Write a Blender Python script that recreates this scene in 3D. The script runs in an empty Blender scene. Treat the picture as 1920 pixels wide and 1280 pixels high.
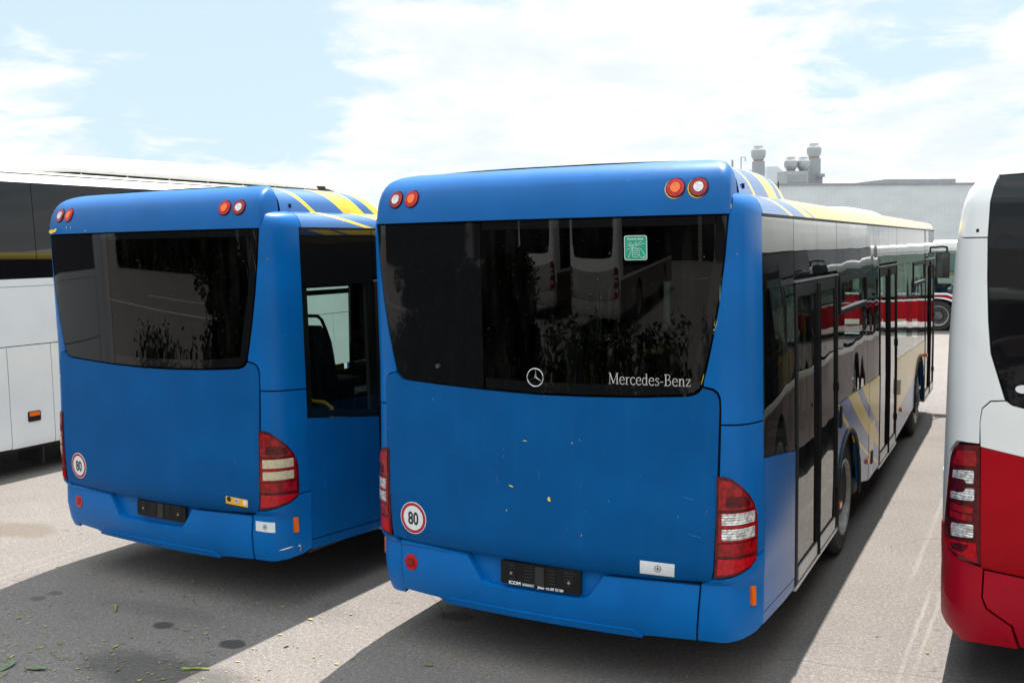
import bpy, bmesh, math, random
import numpy as np
from mathutils import Vector, Matrix
R = math.radians
SC = bpy.context.scene
COL = SC.collection

# ------------------------------------------------------------------ camera
def cam_axes(yaw, pitch, roll):
    cy, sy, cp, sp = math.cos(yaw), math.sin(yaw), math.cos(pitch), math.sin(pitch)
    f = np.array([-sy*cp, cy*cp, sp]); r = np.array([cy, sy, 0]); u = np.cross(r, f)
    c, s = math.cos(roll), math.sin(roll)
    return c*r+s*u, -s*r+c*u, f
r_, u_, f_ = cam_axes(0.473, -0.091, -0.016)
cd = bpy.data.cameras.new('camera'); cam = bpy.data.objects.new('camera', cd); COL.objects.link(cam)
cd.sensor_width = 36; cd.lens = 1911.2/1920*36; cd.clip_start = .05; cd.clip_end = 3000
cam.matrix_world = Matrix(((r_[0], u_[0], -f_[0], 2.602), (r_[1], u_[1], -f_[1], -5.310),
                           (r_[2], u_[2], -f_[2], 2.590), (0, 0, 0, 1)))
SC.camera = cam

# ------------------------------------------------------------------ light
SUN_TO = Vector((-0.05, 0.565, 1.0)).normalized()
SUN_EL = math.asin(SUN_TO.z); SUN_AZ = math.atan2(SUN_TO.x, SUN_TO.y)
sd = bpy.data.lights.new('sun', 'SUN'); sun = bpy.data.objects.new('sun', sd); COL.objects.link(sun)
sd.energy = 5.0; sd.angle = R(0.5); sd.color = (1, .965, .90)
sun.rotation_euler = (-SUN_TO).to_track_quat('-Z', 'Y').to_euler()
sun.location = (0, 0, 30)

VS = SC.view_settings
SC.display_settings.display_device = 'sRGB'
VS.view_transform = 'Standard'; VS.look = 'None'; VS.gamma = 1; VS.use_curve_mapping = False
VS.exposure = 0.95
try:
    SC.cycles.max_bounces = 12; SC.cycles.transparent_max_bounces = 24; SC.cycles.caustics_reflective = False
except Exception: pass

# ------------------------------------------------------------------ node helpers
class X:
    """tiny expression builder over Math nodes"""
    def __init__(s, nt, v): s.nt, s.v = nt, v
    def op(s, o, *a, clamp=False):
        n = s.nt.nodes.new('ShaderNodeMath'); n.operation = o; n.use_clamp = clamp
        for i, q in enumerate((s,)+a):
            q = q.v if isinstance(q, X) else q
            if isinstance(q, (int, float)): n.inputs[i].default_value = q
            else: s.nt.links.new(q, n.inputs[i])
        return X(s.nt, n.outputs[0])
    def __add__(s, o): return s.op('ADD', o)
    def __sub__(s, o): return s.op('SUBTRACT', o)
    def __mul__(s, o): return s.op('MULTIPLY', o)
    def __truediv__(s, o): return s.op('DIVIDE', o)
    __radd__ = __add__; __rmul__ = __mul__
    def gt(s, o): return s.op('GREATER_THAN', o)
    def lt(s, o): return s.op('LESS_THAN', o)
    def mn(s, o): return s.op('MINIMUM', o)
    def mx(s, o): return s.op('MAXIMUM', o)
    def between(s, a, b): return s.gt(a)*s.lt(b)
    def smooth(s, a, b):
        n = s.nt.nodes.new('ShaderNodeMapRange'); n.interpolation_type = 'SMOOTHSTEP'
        s.nt.links.new(s.v, n.inputs[0])
        n.inputs[1].default_value = a; n.inputs[2].default_value = b
        return X(s.nt, n.outputs[0])

def newmat(name):
    m = bpy.data.materials.new(name); m.use_nodes = True
    nt = m.node_tree; nt.nodes.clear()
    return m, nt
def coords(nt, which='Object'):
    t = nt.nodes.new('ShaderNodeTexCoord'); s = nt.nodes.new('ShaderNodeSeparateXYZ')
    nt.links.new(t.outputs[which], s.inputs[0])
    return t.outputs[which], X(nt, s.outputs[0]), X(nt, s.outputs[1]), X(nt, s.outputs[2])
def noise(nt, vec, scale, detail=4, rough=.55, dist=0.0, col=False):
    n = nt.nodes.new('ShaderNodeTexNoise'); n.inputs['Scale'].default_value = scale
    n.inputs['Detail'].default_value = detail; n.inputs['Roughness'].default_value = rough
    n.inputs['Distortion'].default_value = dist
    if vec is not None: nt.links.new(vec, n.inputs['Vector'])
    return n.outputs['Color'] if col else X(nt, n.outputs[0])
def mix(nt, fac, a, b):
    n = nt.nodes.new('ShaderNodeMix'); n.data_type = 'RGBA'
    f = fac.v if isinstance(fac, X) else fac
    if isinstance(f, (int, float)): n.inputs[0].default_value = f
    else: nt.links.new(f, n.inputs[0])
    for i, c in ((6, a), (7, b)):
        if isinstance(c, (tuple, list)): n.inputs[i].default_value = (*c[:3], 1)
        else: nt.links.new(c, n.inputs[i])
    return n.outputs[2]
def scl(nt, vec, s):
    n = nt.nodes.new('ShaderNodeMapping'); n.inputs['Scale'].default_value = s
    nt.links.new(vec, n.inputs[0]); return n.outputs[0]
def bsdf(nt, col, rough=.4, metal=0.0, spec=.5, coat=0.0, bump=None, bstr=.2, bdist=.01, trans=0):
    p = nt.nodes.new('ShaderNodeBsdfPrincipled'); o = nt.nodes.new('ShaderNodeOutputMaterial')
    nt.links.new(p.outputs[0], o.inputs[0])
    def put(k, v):
        v = v.v if isinstance(v, X) else v
        if isinstance(v, (int, float)): p.inputs[k].default_value = v
        elif isinstance(v, (tuple, list)): p.inputs[k].default_value = (*v[:3], 1)
        else: nt.links.new(v, p.inputs[k])
    put('Base Color', col); put('Roughness', rough); put('Metallic', metal); put('Specular IOR Level', spec)
    put('Coat Weight', coat); p.inputs['Coat Roughness'].default_value = .06
    put('Transmission Weight', trans)
    if bump is not None:
        b = nt.nodes.new('ShaderNodeBump'); b.inputs['Strength'].default_value = bstr; b.inputs['Distance'].default_value = bdist
        nt.links.new(bump.v, b.inputs['Height']); nt.links.new(b.outputs[0], p.inputs['Normal'])
    return p
def simple(name, col, rough=.5, metal=0.0, spec=.5, coat=0.0, var=.12, nscale=6.0, bump=0.0, bscale=80.0):
    m, nt = newmat(name); v, x, y, z = coords(nt)
    n = noise(nt, v, nscale, 5)
    lo = tuple(c*(1-var) for c in col); hi = tuple(min(1, c*(1+var)) for c in col)
    c = mix(nt, n.smooth(.3, .7), lo, hi)
    bsdf(nt, c, X(nt, n.v)*.12+(rough-.06), metal, spec, coat,
         noise(nt, v, bscale, 3) if bump else None, bump, .004)
    return m
M = {}
BLUE = (0.0003, 0.110, 0.362); YEL = (0.88, 0.60, 0.022)

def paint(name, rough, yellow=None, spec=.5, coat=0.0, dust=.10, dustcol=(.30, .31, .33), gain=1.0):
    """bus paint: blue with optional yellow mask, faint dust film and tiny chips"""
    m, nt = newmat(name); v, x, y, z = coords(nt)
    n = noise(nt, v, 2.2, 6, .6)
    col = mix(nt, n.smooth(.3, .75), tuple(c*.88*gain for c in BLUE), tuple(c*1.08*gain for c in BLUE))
    if yellow is not None:
        f = yellow(x, y, z, nt, v)
        col = mix(nt, f, col, mix(nt, n.smooth(.3, .7), tuple(c*.95 for c in YEL), YEL))
    streak = noise(nt, scl(nt, v, (9, 9, .7)), 2.0, 5, .6)
    fine = noise(nt, v, 160, 2)
    col = mix(nt, streak.smooth(.42, .8)*fine.smooth(.2, .9)*dust, col, dustcol)
    chips = noise(nt, v, 55, 1).smooth(.80, .805)
    col = mix(nt, chips*.4, col, (.45, .42, .32))
    col = mix(nt, noise(nt, v, 420, 2).smooth(.45, .75)*.10, col, (.05, .12, .20))
    peel = noise(nt, v, 1500, 2)
    bsdf(nt, col, streak*.10+rough, 0, spec, coat, noise(nt, v, 1.7, 2)+peel*.02, .06, .01)
    return m
def y_flank(x, y, z, nt, v):
    s = y+(z-1.26)*1.9-(z-1.26)*(z-1.26)*.9
    thin = s.between(2.93, 3.03); wide = s.between(3.5, 3.93); main = s.gt(4.2)
    # lower swoosh: the yellow stops at a curve that climbs towards the front
    zc = (y-5.0)*.10+.50
    sw = z.gt(zc)
    low = (z-(zc-.16)).between(0, .07)*y.lt(9.4)
    tongue = ((y-4.75)*2.2).op('ABSOLUTE').lt((z-.36)*.9)*z.lt(.9)*y.gt(4.55)
    return thin.mx(wide).mx(main*sw).mx(tongue)
def y_cant(x, y, z, nt, v):
    s = y+(z-2.81)*4.6
    return s.between(.98, 1.08).mx(s.between(1.46, 1.71)).mx(s.gt(1.79))
def y_hump(x, y, z, nt, v):
    s = y+(z-2.875)*1.3
    return s.between(.69, .745).mx(s.between(1.07, 1.33)).mx(s.gt(1.46))
M['blue_rear'] = paint('dull_blue_panel_paint', .42, spec=.08, dust=.025, gain=.74)  # same blue, set darkest of the rear parts
M['blue_hood'] = paint('blue_hood_paint', .32, spec=.2, dust=.01, gain=.95)  # same blue, lighter than the engine cover: sky light put into the colour
M['blue_bumper'] = paint('blue_bumper_paint', .34, spec=.16, dust=.012, gain=1.22)  # same blue, lightened: bounce off the sunlit ground put into the colour
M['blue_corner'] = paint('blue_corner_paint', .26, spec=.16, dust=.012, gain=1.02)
M['flank'] = paint('flank_livery_paint', .14, y_flank, spec=.4, dust=.05)
M['cant'] = paint('roof_edge_livery_paint', .14, y_cant, coat=.9, dust=.03)
M['hump'] = paint('roof_fairing_livery_paint', .16, y_hump, coat=.7, dust=.03)
M['roof'] = simple('roof_paint', (.66, .50, .20), .4, var=.15)
M['white_roof'] = simple('white_roof_paint', (.60, .61, .59), .3, coat=.2, var=.05)
M['white'] = simple('white_bus_paint', (.76, .775, .765), .22, coat=.3, var=.04, nscale=2)
M['coach_white'] = simple('coach_white_paint', (.72, .74, .76), .20, coat=.4, var=.04, nscale=1.5)
M['red'] = simple('red_bus_paint', (.34, .0008, .007), .36, spec=.15, var=.08, nscale=3)
M['flank_grey'] = simple('dusty_rose_flank_paint', (.16, .095, .10), .3, var=.08, nscale=2)
M['red_bumper'] = simple('red_bumper_plastic', (.36, .0015, .014), .38, spec=.2, var=.08, nscale=3)
M['black'] = simple('black_plastic', (.008, .008, .009), .55, spec=.2, var=.3)
M['gap'] = simple('dark_inner_frame', (.006, .006, .007), .8, var=.3)
M['rubber'] = simple('rubber_seal', (.015, .015, .016), .6, var=.3)
M['inner'] = simple('interior_lining', (.035, .037, .038), .7, var=.2)
M['inner_light'] = simple('interior_ceiling', (.22, .22, .21), .6, var=.1)
M['seat'] = simple('seat_fabric', (.018, .03, .06), .85, var=.6, nscale=40)
M['rail'] = simple('yellow_handrail', (.80, .46, .02), .35, var=.06)
M['chrome'] = simple('polished_metal', (.75, .76, .78), .12, metal=1, var=.05)
M['alu'] = simple('aluminium_sill', (.62, .63, .64), .35, metal=.7, var=.1)
M['alu_dark'] = simple('dull_metal', (.30, .30, .31), .35, metal=.6, var=.1)
M['clear_small'] = simple('clear_lamp_centre', (.62, .60, .58), .15, coat=.6, var=.25, nscale=60)
M['tyre'] = simple('tyre_rubber', (.022, .021, .021), .8, var=.35, nscale=14, bump=.5)
M['rim'] = simple('dusty_wheel_rim', (.33, .32, .30), .5, metal=.3, var=.25, nscale=12)
M['rimdark'] = simple('wheel_hub_metal', (.10, .10, .105), .5, metal=.3, var=.3, nscale=15)
M['amber'] = simple('amber_lens', (.80, .14, .006), .18, var=.1, nscale=60)
M['redlens'] = simple('red_lens', (.27, .001, .004), .12, spec=.3, coat=.3, var=.45, nscale=26, bump=.6, bscale=140)
M['redlens_dark'] = simple('dark_red_lens', (.075, .0008, .002), .12, spec=.3, coat=.2, var=.6, nscale=30, bump=.6, bscale=140)
M['redlens_bright'] = simple('bright_red_lens', (.42, .002, .008), .14, spec=.3, coat=.25, var=.3, nscale=50)
M['clear_old'] = simple('yellowed_clear_lens', (.50, .44, .28), .2, coat=.5, var=.15, nscale=50)
M['stick_w'] = simple('white_sticker', (.70, .72, .74), .45, var=.05)
M['stick_r'] = simple('red_sticker_print', (.40, .006, .022), .45, var=.05)
M['stick_k'] = simple('black_sticker_print', (.015, .015, .016), .5, var=.1)
M['stick_g'] = simple('green_sticker', (.004, .31, .185), .4, var=.04)
M['stick_y'] = simple('orange_sticker', (.85, .42, .02), .45, var=.05)
M['grey_print'] = simple('grey_print', (.25, .26, .26), .5, var=.1)
M['yellow_paint'] = simple('exposed_yellow_paint', (.82, .55, .03), .45, var=.08, nscale=30)
M['letter'] = simple('silver_lettering', (.48, .48, .47), .3, metal=.2, var=.05)
M['curtain'] = simple('coach_curtain', (.10, .10, .11), .9, var=.3)
M['scratch'] = simple('scratched_blue_paint', (.03, .16, .42), .5, var=.3, nscale=60)
M['screw'] = simple('rusty_screw', (.35, .28, .22), .45, metal=.5, var=.2)

def clear_lens():
    m, nt = newmat('ribbed_clear_lens'); v, x, y, z = coords(nt)
    rib = (z*420).op('SINE'); n = noise(nt, v, 45, 3)
    col = mix(nt, n.smooth(.35, .65), (.34, .33, .31), (.80, .80, .78))
    bsdf(nt, col, .08, .35, .6, .6, rib+noise(nt, v, 120, 2)*2, .5, .004)
    return m
M['clear'] = clear_lens()

def glass(name, tint, rough=.0, wav=.05, frit=None, ior=1.5, wscale=1.3, boost=1.0):
    """window pane: see-through tint plus Fresnel reflection on a slightly wavy surface"""
    m, nt = newmat(name); v, x, y, z = coords(nt)
    tr = nt.nodes.new('ShaderNodeBsdfTransparent'); tr.inputs[0].default_value = (*tint, 1)
    gl = nt.nodes.new('ShaderNodeBsdfGlossy'); gl.inputs['Roughness'].default_value = rough
    gl.inputs[0].default_value = (1, 1, 1, 1)
    fr = nt.nodes.new('ShaderNodeFresnel'); geo = nt.nodes.new('ShaderNodeNewGeometry')
    nt.links.new((X(nt, geo.outputs['Backfacing'])*(1/ior-ior)+ior).v, fr.inputs[0])   # same reflectance from both sides of the pane
    b = nt.nodes.new('ShaderNodeBump'); b.inputs['Strength'].default_value = 1; b.inputs['Distance'].default_value = wav*.05
    h = noise(nt, scl(nt, v, (1, 1, .8)), wscale, 1.5, .4)
    nt.links.new(h.v, b.inputs['Height'])
    nt.links.new(b.outputs[0], gl.inputs['Normal']); nt.links.new(b.outputs[0], fr.inputs['Normal'])
    ms = nt.nodes.new('ShaderNodeMixShader'); o = nt.nodes.new('ShaderNodeOutputMaterial')
    f = X(nt, fr.outputs[0])*boost
    # fine dust specks on the pane
    df = nt.nodes.new('ShaderNodeBsdfDiffuse'); df.inputs[0].default_value = (.55, .55, .53, 1)
    ms2 = nt.nodes.new('ShaderNodeMixShader')
    dust = noise(nt, v, 130, 1).smooth(.80, .82)*.8+noise(nt, scl(nt, v, (6, 6, 1)), 2.5, 5).smooth(.4, .9)*.012
    nt.links.new(f.v, ms.inputs[0]); nt.links.new(tr.outputs[0], ms.inputs[1]); nt.links.new(gl.outputs[0], ms.inputs[2])
    nt.links.new(dust.v, ms2.inputs[0]); nt.links.new(ms.outputs[0], ms2.inputs[1]); nt.links.new(df.outputs[0], ms2.inputs[2])
    nt.links.new(ms2.outputs[0], o.inputs[0])
    return m
M['glass'] = glass('tinted_side_glass', (.66, .80, .75), wav=.12)
M['glass_rear'] = glass('dark_privacy_glass', (.055, .065, .06), wav=.02, boost=.62, rough=.012)
M['glass_far'] = glass('tinted_glass', (.45, .55, .52), wav=.03)
def black_glass(name, wav, wscale=1.3, rough=.015, spec=.5):
    m, nt = newmat(name); v, x, y, z = coords(nt)
    bsdf(nt, (.006, .006, .007), rough, 0, spec, 0, noise(nt, scl(nt, v, (1, 1, .8)), wscale, 1.5, .4), 1, wav*.05)
    return m
M['glass_black'] = black_glass('black_glass', .11)
M['glass_black_rear'] = black_glass('black_rear_glass', .02, rough=.03, spec=.3)
M['coach_glass'] = black_glass('coach_black_glass', .03)

# ------------------------------------------------------------------ sky
W = bpy.data.worlds.new('World'); SC.world = W; W.use_nodes = True
def build_sky():
    nt = W.node_tree; nt.nodes.clear()
    out = nt.nodes.new('ShaderNodeOutputWorld'); bg = nt.nodes.new('ShaderNodeBackground')
    nt.links.new(bg.outputs[0], out.inputs[0])
    sky = nt.nodes.new('ShaderNodeTexSky'); sky.sky_type = 'NISHITA'; sky.sun_disc = False
    sky.sun_elevation = SUN_EL; sky.sun_rotation = SUN_AZ; sky.altitude = 300; sky.air_density = 1.0; sky.dust_density = 1.2; sky.ozone_density = 1.0
    t = nt.nodes.new('ShaderNodeTexCoord'); g = t.outputs['Generated']
    nrm = nt.nodes.new('ShaderNodeVectorMath'); nrm.operation = 'NORMALIZE'; nt.links.new(g, nrm.inputs[0]); d = nrm.outputs[0]
    s = nt.nodes.new('ShaderNodeSeparateXYZ'); nt.links.new(d, s.inputs[0])
    x, y, z = (X(nt, s.outputs[i]) for i in range(3))
    zz = z.mx(0.0)+.22
    cv = nt.nodes.new('ShaderNodeCombineXYZ')
    for i, q in enumerate((x/zz, y/zz, z*1.5)): nt.links.new(q.v, cv.inputs[i])
    big = noise(nt, cv.outputs[0], 1.15, 7, .56, .25)
    fine = noise(nt, cv.outputs[0], 4.5, 7, .62, .4)
    def around(dx, dy, dz, c0, c1):
        n = nt.nodes.new('ShaderNodeVectorMath'); n.operation = 'DOT_PRODUCT'; nt.links.new(d, n.inputs[0])
        n.inputs[1].default_value = Vector((dx, dy, dz)).normalized(); return X(nt, n.outputs['Value']).smooth(c0, c1)
    hole = HOLES(around)
    c = big*.62+fine*.50+.02-hole*.17
    lowcloud = z.smooth(.16, .04)*.12
    cover = (c+lowcloud).smooth(.455, .60)
    tone = noise(nt, cv.outputs[0], 2.6, 9, .62, .3).smooth(.36, .66)
    k = 9.9
    ccol = mix(nt, tone, (7.9, 8.6, 9.0), (10.2, 10.2, 10.1))
    boost = z.smooth(.38, .75)*1.2+1.0
    # thin veil over the open sky
    skyv = mix(nt, .82, sky.outputs[0], (6.7, 8.5, 9.3))
    col = mix(nt, cover, skyv, ccol)
    nt.links.new(col, bg.inputs[0]); nt.links.new((boost*.058).v, bg.inputs[1])
def HOLES(around):
    def dirpx(px, py):
        a = (px-960)/1911.2; b = -(py-640)/1911.2
        return tuple(a*r_+b*u_+f_)
    h1 = around(*dirpx(300, 60), math.cos(.20), math.cos(.03))
    h2 = around(*dirpx(480, 180), math.cos(.11), math.cos(.01))
    h3 = around(*dirpx(60, 160), math.cos(.10), math.cos(.01))
    h4 = around(*dirpx(1560, 190), math.cos(.16), math.cos(.02))*.38
    return h1.mx(h2).mx(h3*.8).mx(h4)
build_sky()

# ------------------------------------------------------------------ object helpers
def tag(o, label=None, cat=None, group=None, kind=None):
    if label: o['label'] = label
    if cat: o['category'] = cat
    if group: o['group'] = group
    if kind: o['kind'] = kind
    return o
def empty(name, loc, rz=0, **k):
    o = bpy.data.objects.new(name, None); COL.objects.link(o); o.location = loc; o.rotation_euler = (0, 0, rz)
    o.empty_display_size = .3
    return tag(o, **k)
def link(name, bm, mat, parent=None, smooth=True, ang=35):
    me = bpy.data.meshes.new(name); bmesh.ops.recalc_face_normals(bm, faces=bm.faces); bm.to_mesh(me); bm.free()
    if smooth:
        me.polygons.foreach_set('use_smooth', [True]*len(me.polygons)); me.set_sharp_from_angle(angle=R(ang))
    o = bpy.data.objects.new(name, me); COL.objects.link(o)
    for m_ in (mat if isinstance(mat, list) else [mat]): me.materials.append(M[m_] if isinstance(m_, str) else m_)
    if parent: o.parent = parent
    return o
def copy_tree(o, parent=None):
    c = o.copy(); COL.objects.link(c); c.parent = parent
    for ch in [q for q in bpy.data.objects if q.parent == o]: copy_tree(ch, c)
    return c
def box(bm, lo, hi, bev=0.0, seg=2):
    t = bmesh.new(); bmesh.ops.create_cube(t, size=1)
    for v in t.verts: v.co = Vector([lo[i]+(v.co[i]+.5)*(hi[i]-lo[i]) for i in range(3)])
    if bev: bmesh.ops.bevel(t, geom=t.edges[:], offset=bev, segments=seg, affect='EDGES', profile=.7)
    add(bm, t)
def add(bm, t):
    me = bpy.data.meshes.new('t'); t.to_mesh(me); t.free(); bm.from_mesh(me); bpy.data.meshes.remove(me)
def tube(bm, pts, r, n=8, closed=False):
    pts = [Vector(p) for p in pts]; rings = []
    rr = r if isinstance(r, (list, tuple)) else [r]*len(pts)
    for i, p in enumerate(pts):
        a = pts[i-1] if (i > 0 or closed) else p; b = pts[(i+1) % len(pts)] if (i < len(pts)-1 or closed) else p
        t = (b-a).normalized(); h = Vector((0, 0, 1)) if abs(t.z) < .9 else Vector((1, 0, 0))
        s = t.cross(h).normalized(); q = s.cross(t)
        rings.append([bm.verts.new(p+rr[i]*(math.cos(k*2*math.pi/n)*s+math.sin(k*2*math.pi/n)*q)) for k in range(n)])
    m = len(rings)
    for i in range(m if closed else m-1):
        A, B = rings[i], rings[(i+1) % m]
        for k in range(n): bm.faces.new((A[k], A[(k+1) % n], B[(k+1) % n], B[k]))
    if not closed: bm.faces.new(rings[0]); bm.faces.new(rings[-1][::-1])
def lathe(bm, prof, c, axis='x', n=40):
    """prof: (along axis, radius)"""
    rings = []
    for a, r in prof:
        ring = []
        for k in range(n):
            t = 2*math.pi*k/n; p, q = r*math.cos(t), r*math.sin(t)
            v = {'x': (a, p, q), 'y': (p, a, q), 'z': (p, q, a)}[axis]
            ring.append(bm.verts.new(Vector(v)+Vector(c)))
        rings.append(ring)
    for A, B in zip(rings, rings[1:]):
        for k in range(n): bm.faces.new((A[k], A[(k+1) % n], B[(k+1) % n], B[k]))
    for rg, q in ((rings[0], prof[0]), (rings[-1], prof[-1])):
        if q[1] < .04: bm.faces.new(rg)
def grid_mesh(bm, rows, close=False):
    vs = [[bm.verts.new(p) for p in r] for r in rows]
    for A, B in zip(vs, vs[1:]):
        n = len(A)
        for k in range(n if close else n-1):
            bm.faces.new((A[k], A[(k+1) % n], B[(k+1) % n], B[k]))
    return vs

# ------------------------------------------------------------------ bus skin: (u, z) on the plan outline, plus depth along the normal
class Skin:
    def __init__(s, W=1.275, L=11.95, zr=None, er=None, zs=None, es=None, c=.063, xe=1.04, yk=.42, taper=None):
        def bez(p0, p1, p2, p3, n):
            t = np.linspace(0, 1, n)[:, None]; p0, p1, p2, p3 = map(np.array, (p0, p1, p2, p3))
            return (1-t)**3*p0+3*(1-t)**2*t*p1+3*(1-t)*t*t*p2+t**3*p3
        xs = np.linspace(0, xe, 60); a = np.stack([xs, c*xs**2], 1); y = c*xe**2; t = 2*c*xe
        k = bez((xe, y), (xe+.14, y+.14*t), (W, .14), (W, yk), 40)[1:]
        st = np.stack([np.full(200, W), np.linspace(yk, L-.55, 201)[1:]], 1)
        f = bez((W, L-.55), (W, L-.2), (1.1, L-.1), (.9, L-.06), 40)[1:]
        x2 = np.linspace(.9, 0, 40)[1:]; g = np.stack([x2, L-.06*(x2/.9)**2], 1)
        s.PT = np.concatenate([a, k, st, f, g]); s.D = np.r_[0, np.cumsum(np.hypot(*np.diff(s.PT, axis=0).T))]
        tg = np.gradient(s.PT, s.D, axis=0); tg /= np.linalg.norm(tg, axis=1)[:, None]
        s.NR = np.stack([tg[:, 1], -tg[:, 0]], 1)
        s.zr, s.er, s.zs, s.es = zr, er, zs, es
        s.k = s.D[98]-yk; s.L = L; s.taper = taper
    def U(s, y): return y+s.k
    def P(s, u, z):
        a = abs(u); sg = 1 if u >= 0 else -1
        x = np.interp(a, s.D, s.PT[:, 0]); y = np.interp(a, s.D, s.PT[:, 1])
        nx = np.interp(a, s.D, s.NR[:, 0]); ny = np.interp(a, s.D, s.NR[:, 1])
        w = min(1, max(0, (.55-y)/.45)); w = w*w*(3-2*w)
        e = w*np.interp(z, s.zr, s.er)+(1-w)*np.interp(z, s.zs, s.es)
        if s.taper: x = x*(1-w*np.interp(z, *s.taper))
        return np.array([sg*(x-nx*e), y-ny*e, z])
    def N(s, u, z):
        h = 2e-3; a = s.P(u+h, z)-s.P(u-h, z); b = s.P(u, z+h)-s.P(u, z-h)
        n = np.cross(a, b); return n/np.linalg.norm(n)
class Flat:
    """flat wall: u along udir, z up, depth along normal"""
    def __init__(s, o, ud): s.o = np.array(o, float); s.ud = np.array(ud, float); s.n = np.cross(s.ud, (0, 0, 1.0)); s.cuts = []
    def P(s, u, z): return s.o+s.ud*u+np.array([0, 0, z])
    def N(s, u, z): return s.n

def rounded(pts, r, n=5):
    """fillet the corners of a polygon; r is one radius or one per corner"""
    out = []; m = len(pts)
    for i, p in enumerate(pts):
        rr = r[i] if isinstance(r, (list, tuple)) else r
        a = np.array(pts[i-1], float); b = np.array(p, float); c = np.array(pts[(i+1) % m], float)
        la, lc = np.linalg.norm(a-b), np.linalg.norm(c-b); d = min(rr, la*.48, lc*.48)
        if d < 1e-4: out.append(tuple(b)); continue
        p0, p1 = b+(a-b)/la*d, b+(c-b)/lc*d
        for t in np.linspace(0, 1, n): out.append(tuple((1-t)**2*p0+2*t*(1-t)*b+t*t*p1))
    return out
def rect(u0, u1, z0, z1, r=0.0):
    p = [(u0, z0), (u1, z0), (u1, z1), (u0, z1)]
    return rounded(p, r) if r else p
def circ(u, z, r, n=28, ry=None):
    return [(u+r*math.cos(2*math.pi*k/n), z+(ry or r)*math.sin(2*math.pi*k/n)) for k in range(n)]
ZC = [.33, .38, .42, .48, .55, .63, .70, .74, .85, 1.0, 1.25, 1.5, 1.7, 1.85, 2.05, 2.3, 2.5, 2.75, 2.78, 2.81, 2.84, 2.86, 2.872]
def patch_bm(bm, skin, outline, off=0.0, thick=.03, bev=.004, ucut=.05):
    area = sum(a[0]*b[1]-b[0]*a[1] for a, b in zip(outline, outline[1:]+outline[:1]))
    if area < 0: outline = outline[::-1]
    t = bmesh.new(); f = t.faces.new([t.verts.new((u, z, 0)) for u, z in outline])
    if bev > 0:
        bmesh.ops.inset_region(t, faces=[f], thickness=bev, use_boundary=True, use_even_offset=True)
        for v in t.verts:
            if v.is_boundary: v.co.z = -bev
    be = [e for e in t.edges if e.is_boundary]
    if thick > 0:
        ex = bmesh.ops.extrude_edge_only(t, edges=be)
        for v in [g for g in ex['geom'] if isinstance(g, bmesh.types.BMVert)]: v.co.z = -thick
    us = [p[0] for p in outline]; zs = [p[1] for p in outline]
    if isinstance(skin, Skin):
        for k in range(-40, 41):
            c = k*ucut+.0013
            if min(us) < c < max(us) and abs(c) < 1.6:
                bmesh.ops.bisect_plane(t, geom=t.verts[:]+t.edges[:]+t.faces[:], plane_co=(c, 0, 0), plane_no=(1, 0, 0))
        for c in ZC:
            if min(zs)+.004 < c < max(zs)-.004:
                bmesh.ops.bisect_plane(t, geom=t.verts[:]+t.edges[:]+t.faces[:], plane_co=(0, c+.0007, 0), plane_no=(0, 1, 0))
    for v in t.verts:
        u, z, d = v.co; p = skin.P(u, z)+skin.N(u, z)*(d+off); v.co = Vector(p)
    add(bm, t)
def patch(name, skin, outline, mat, parent, off=0.0, thick=.03, bev=.004, **k):
    bm = bmesh.new()
    for o in (outline if isinstance(outline[0], list) else [outline]): patch_bm(bm, skin, o, off, thick, bev)
    return link(name, bm, mat, parent, **k)

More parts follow.
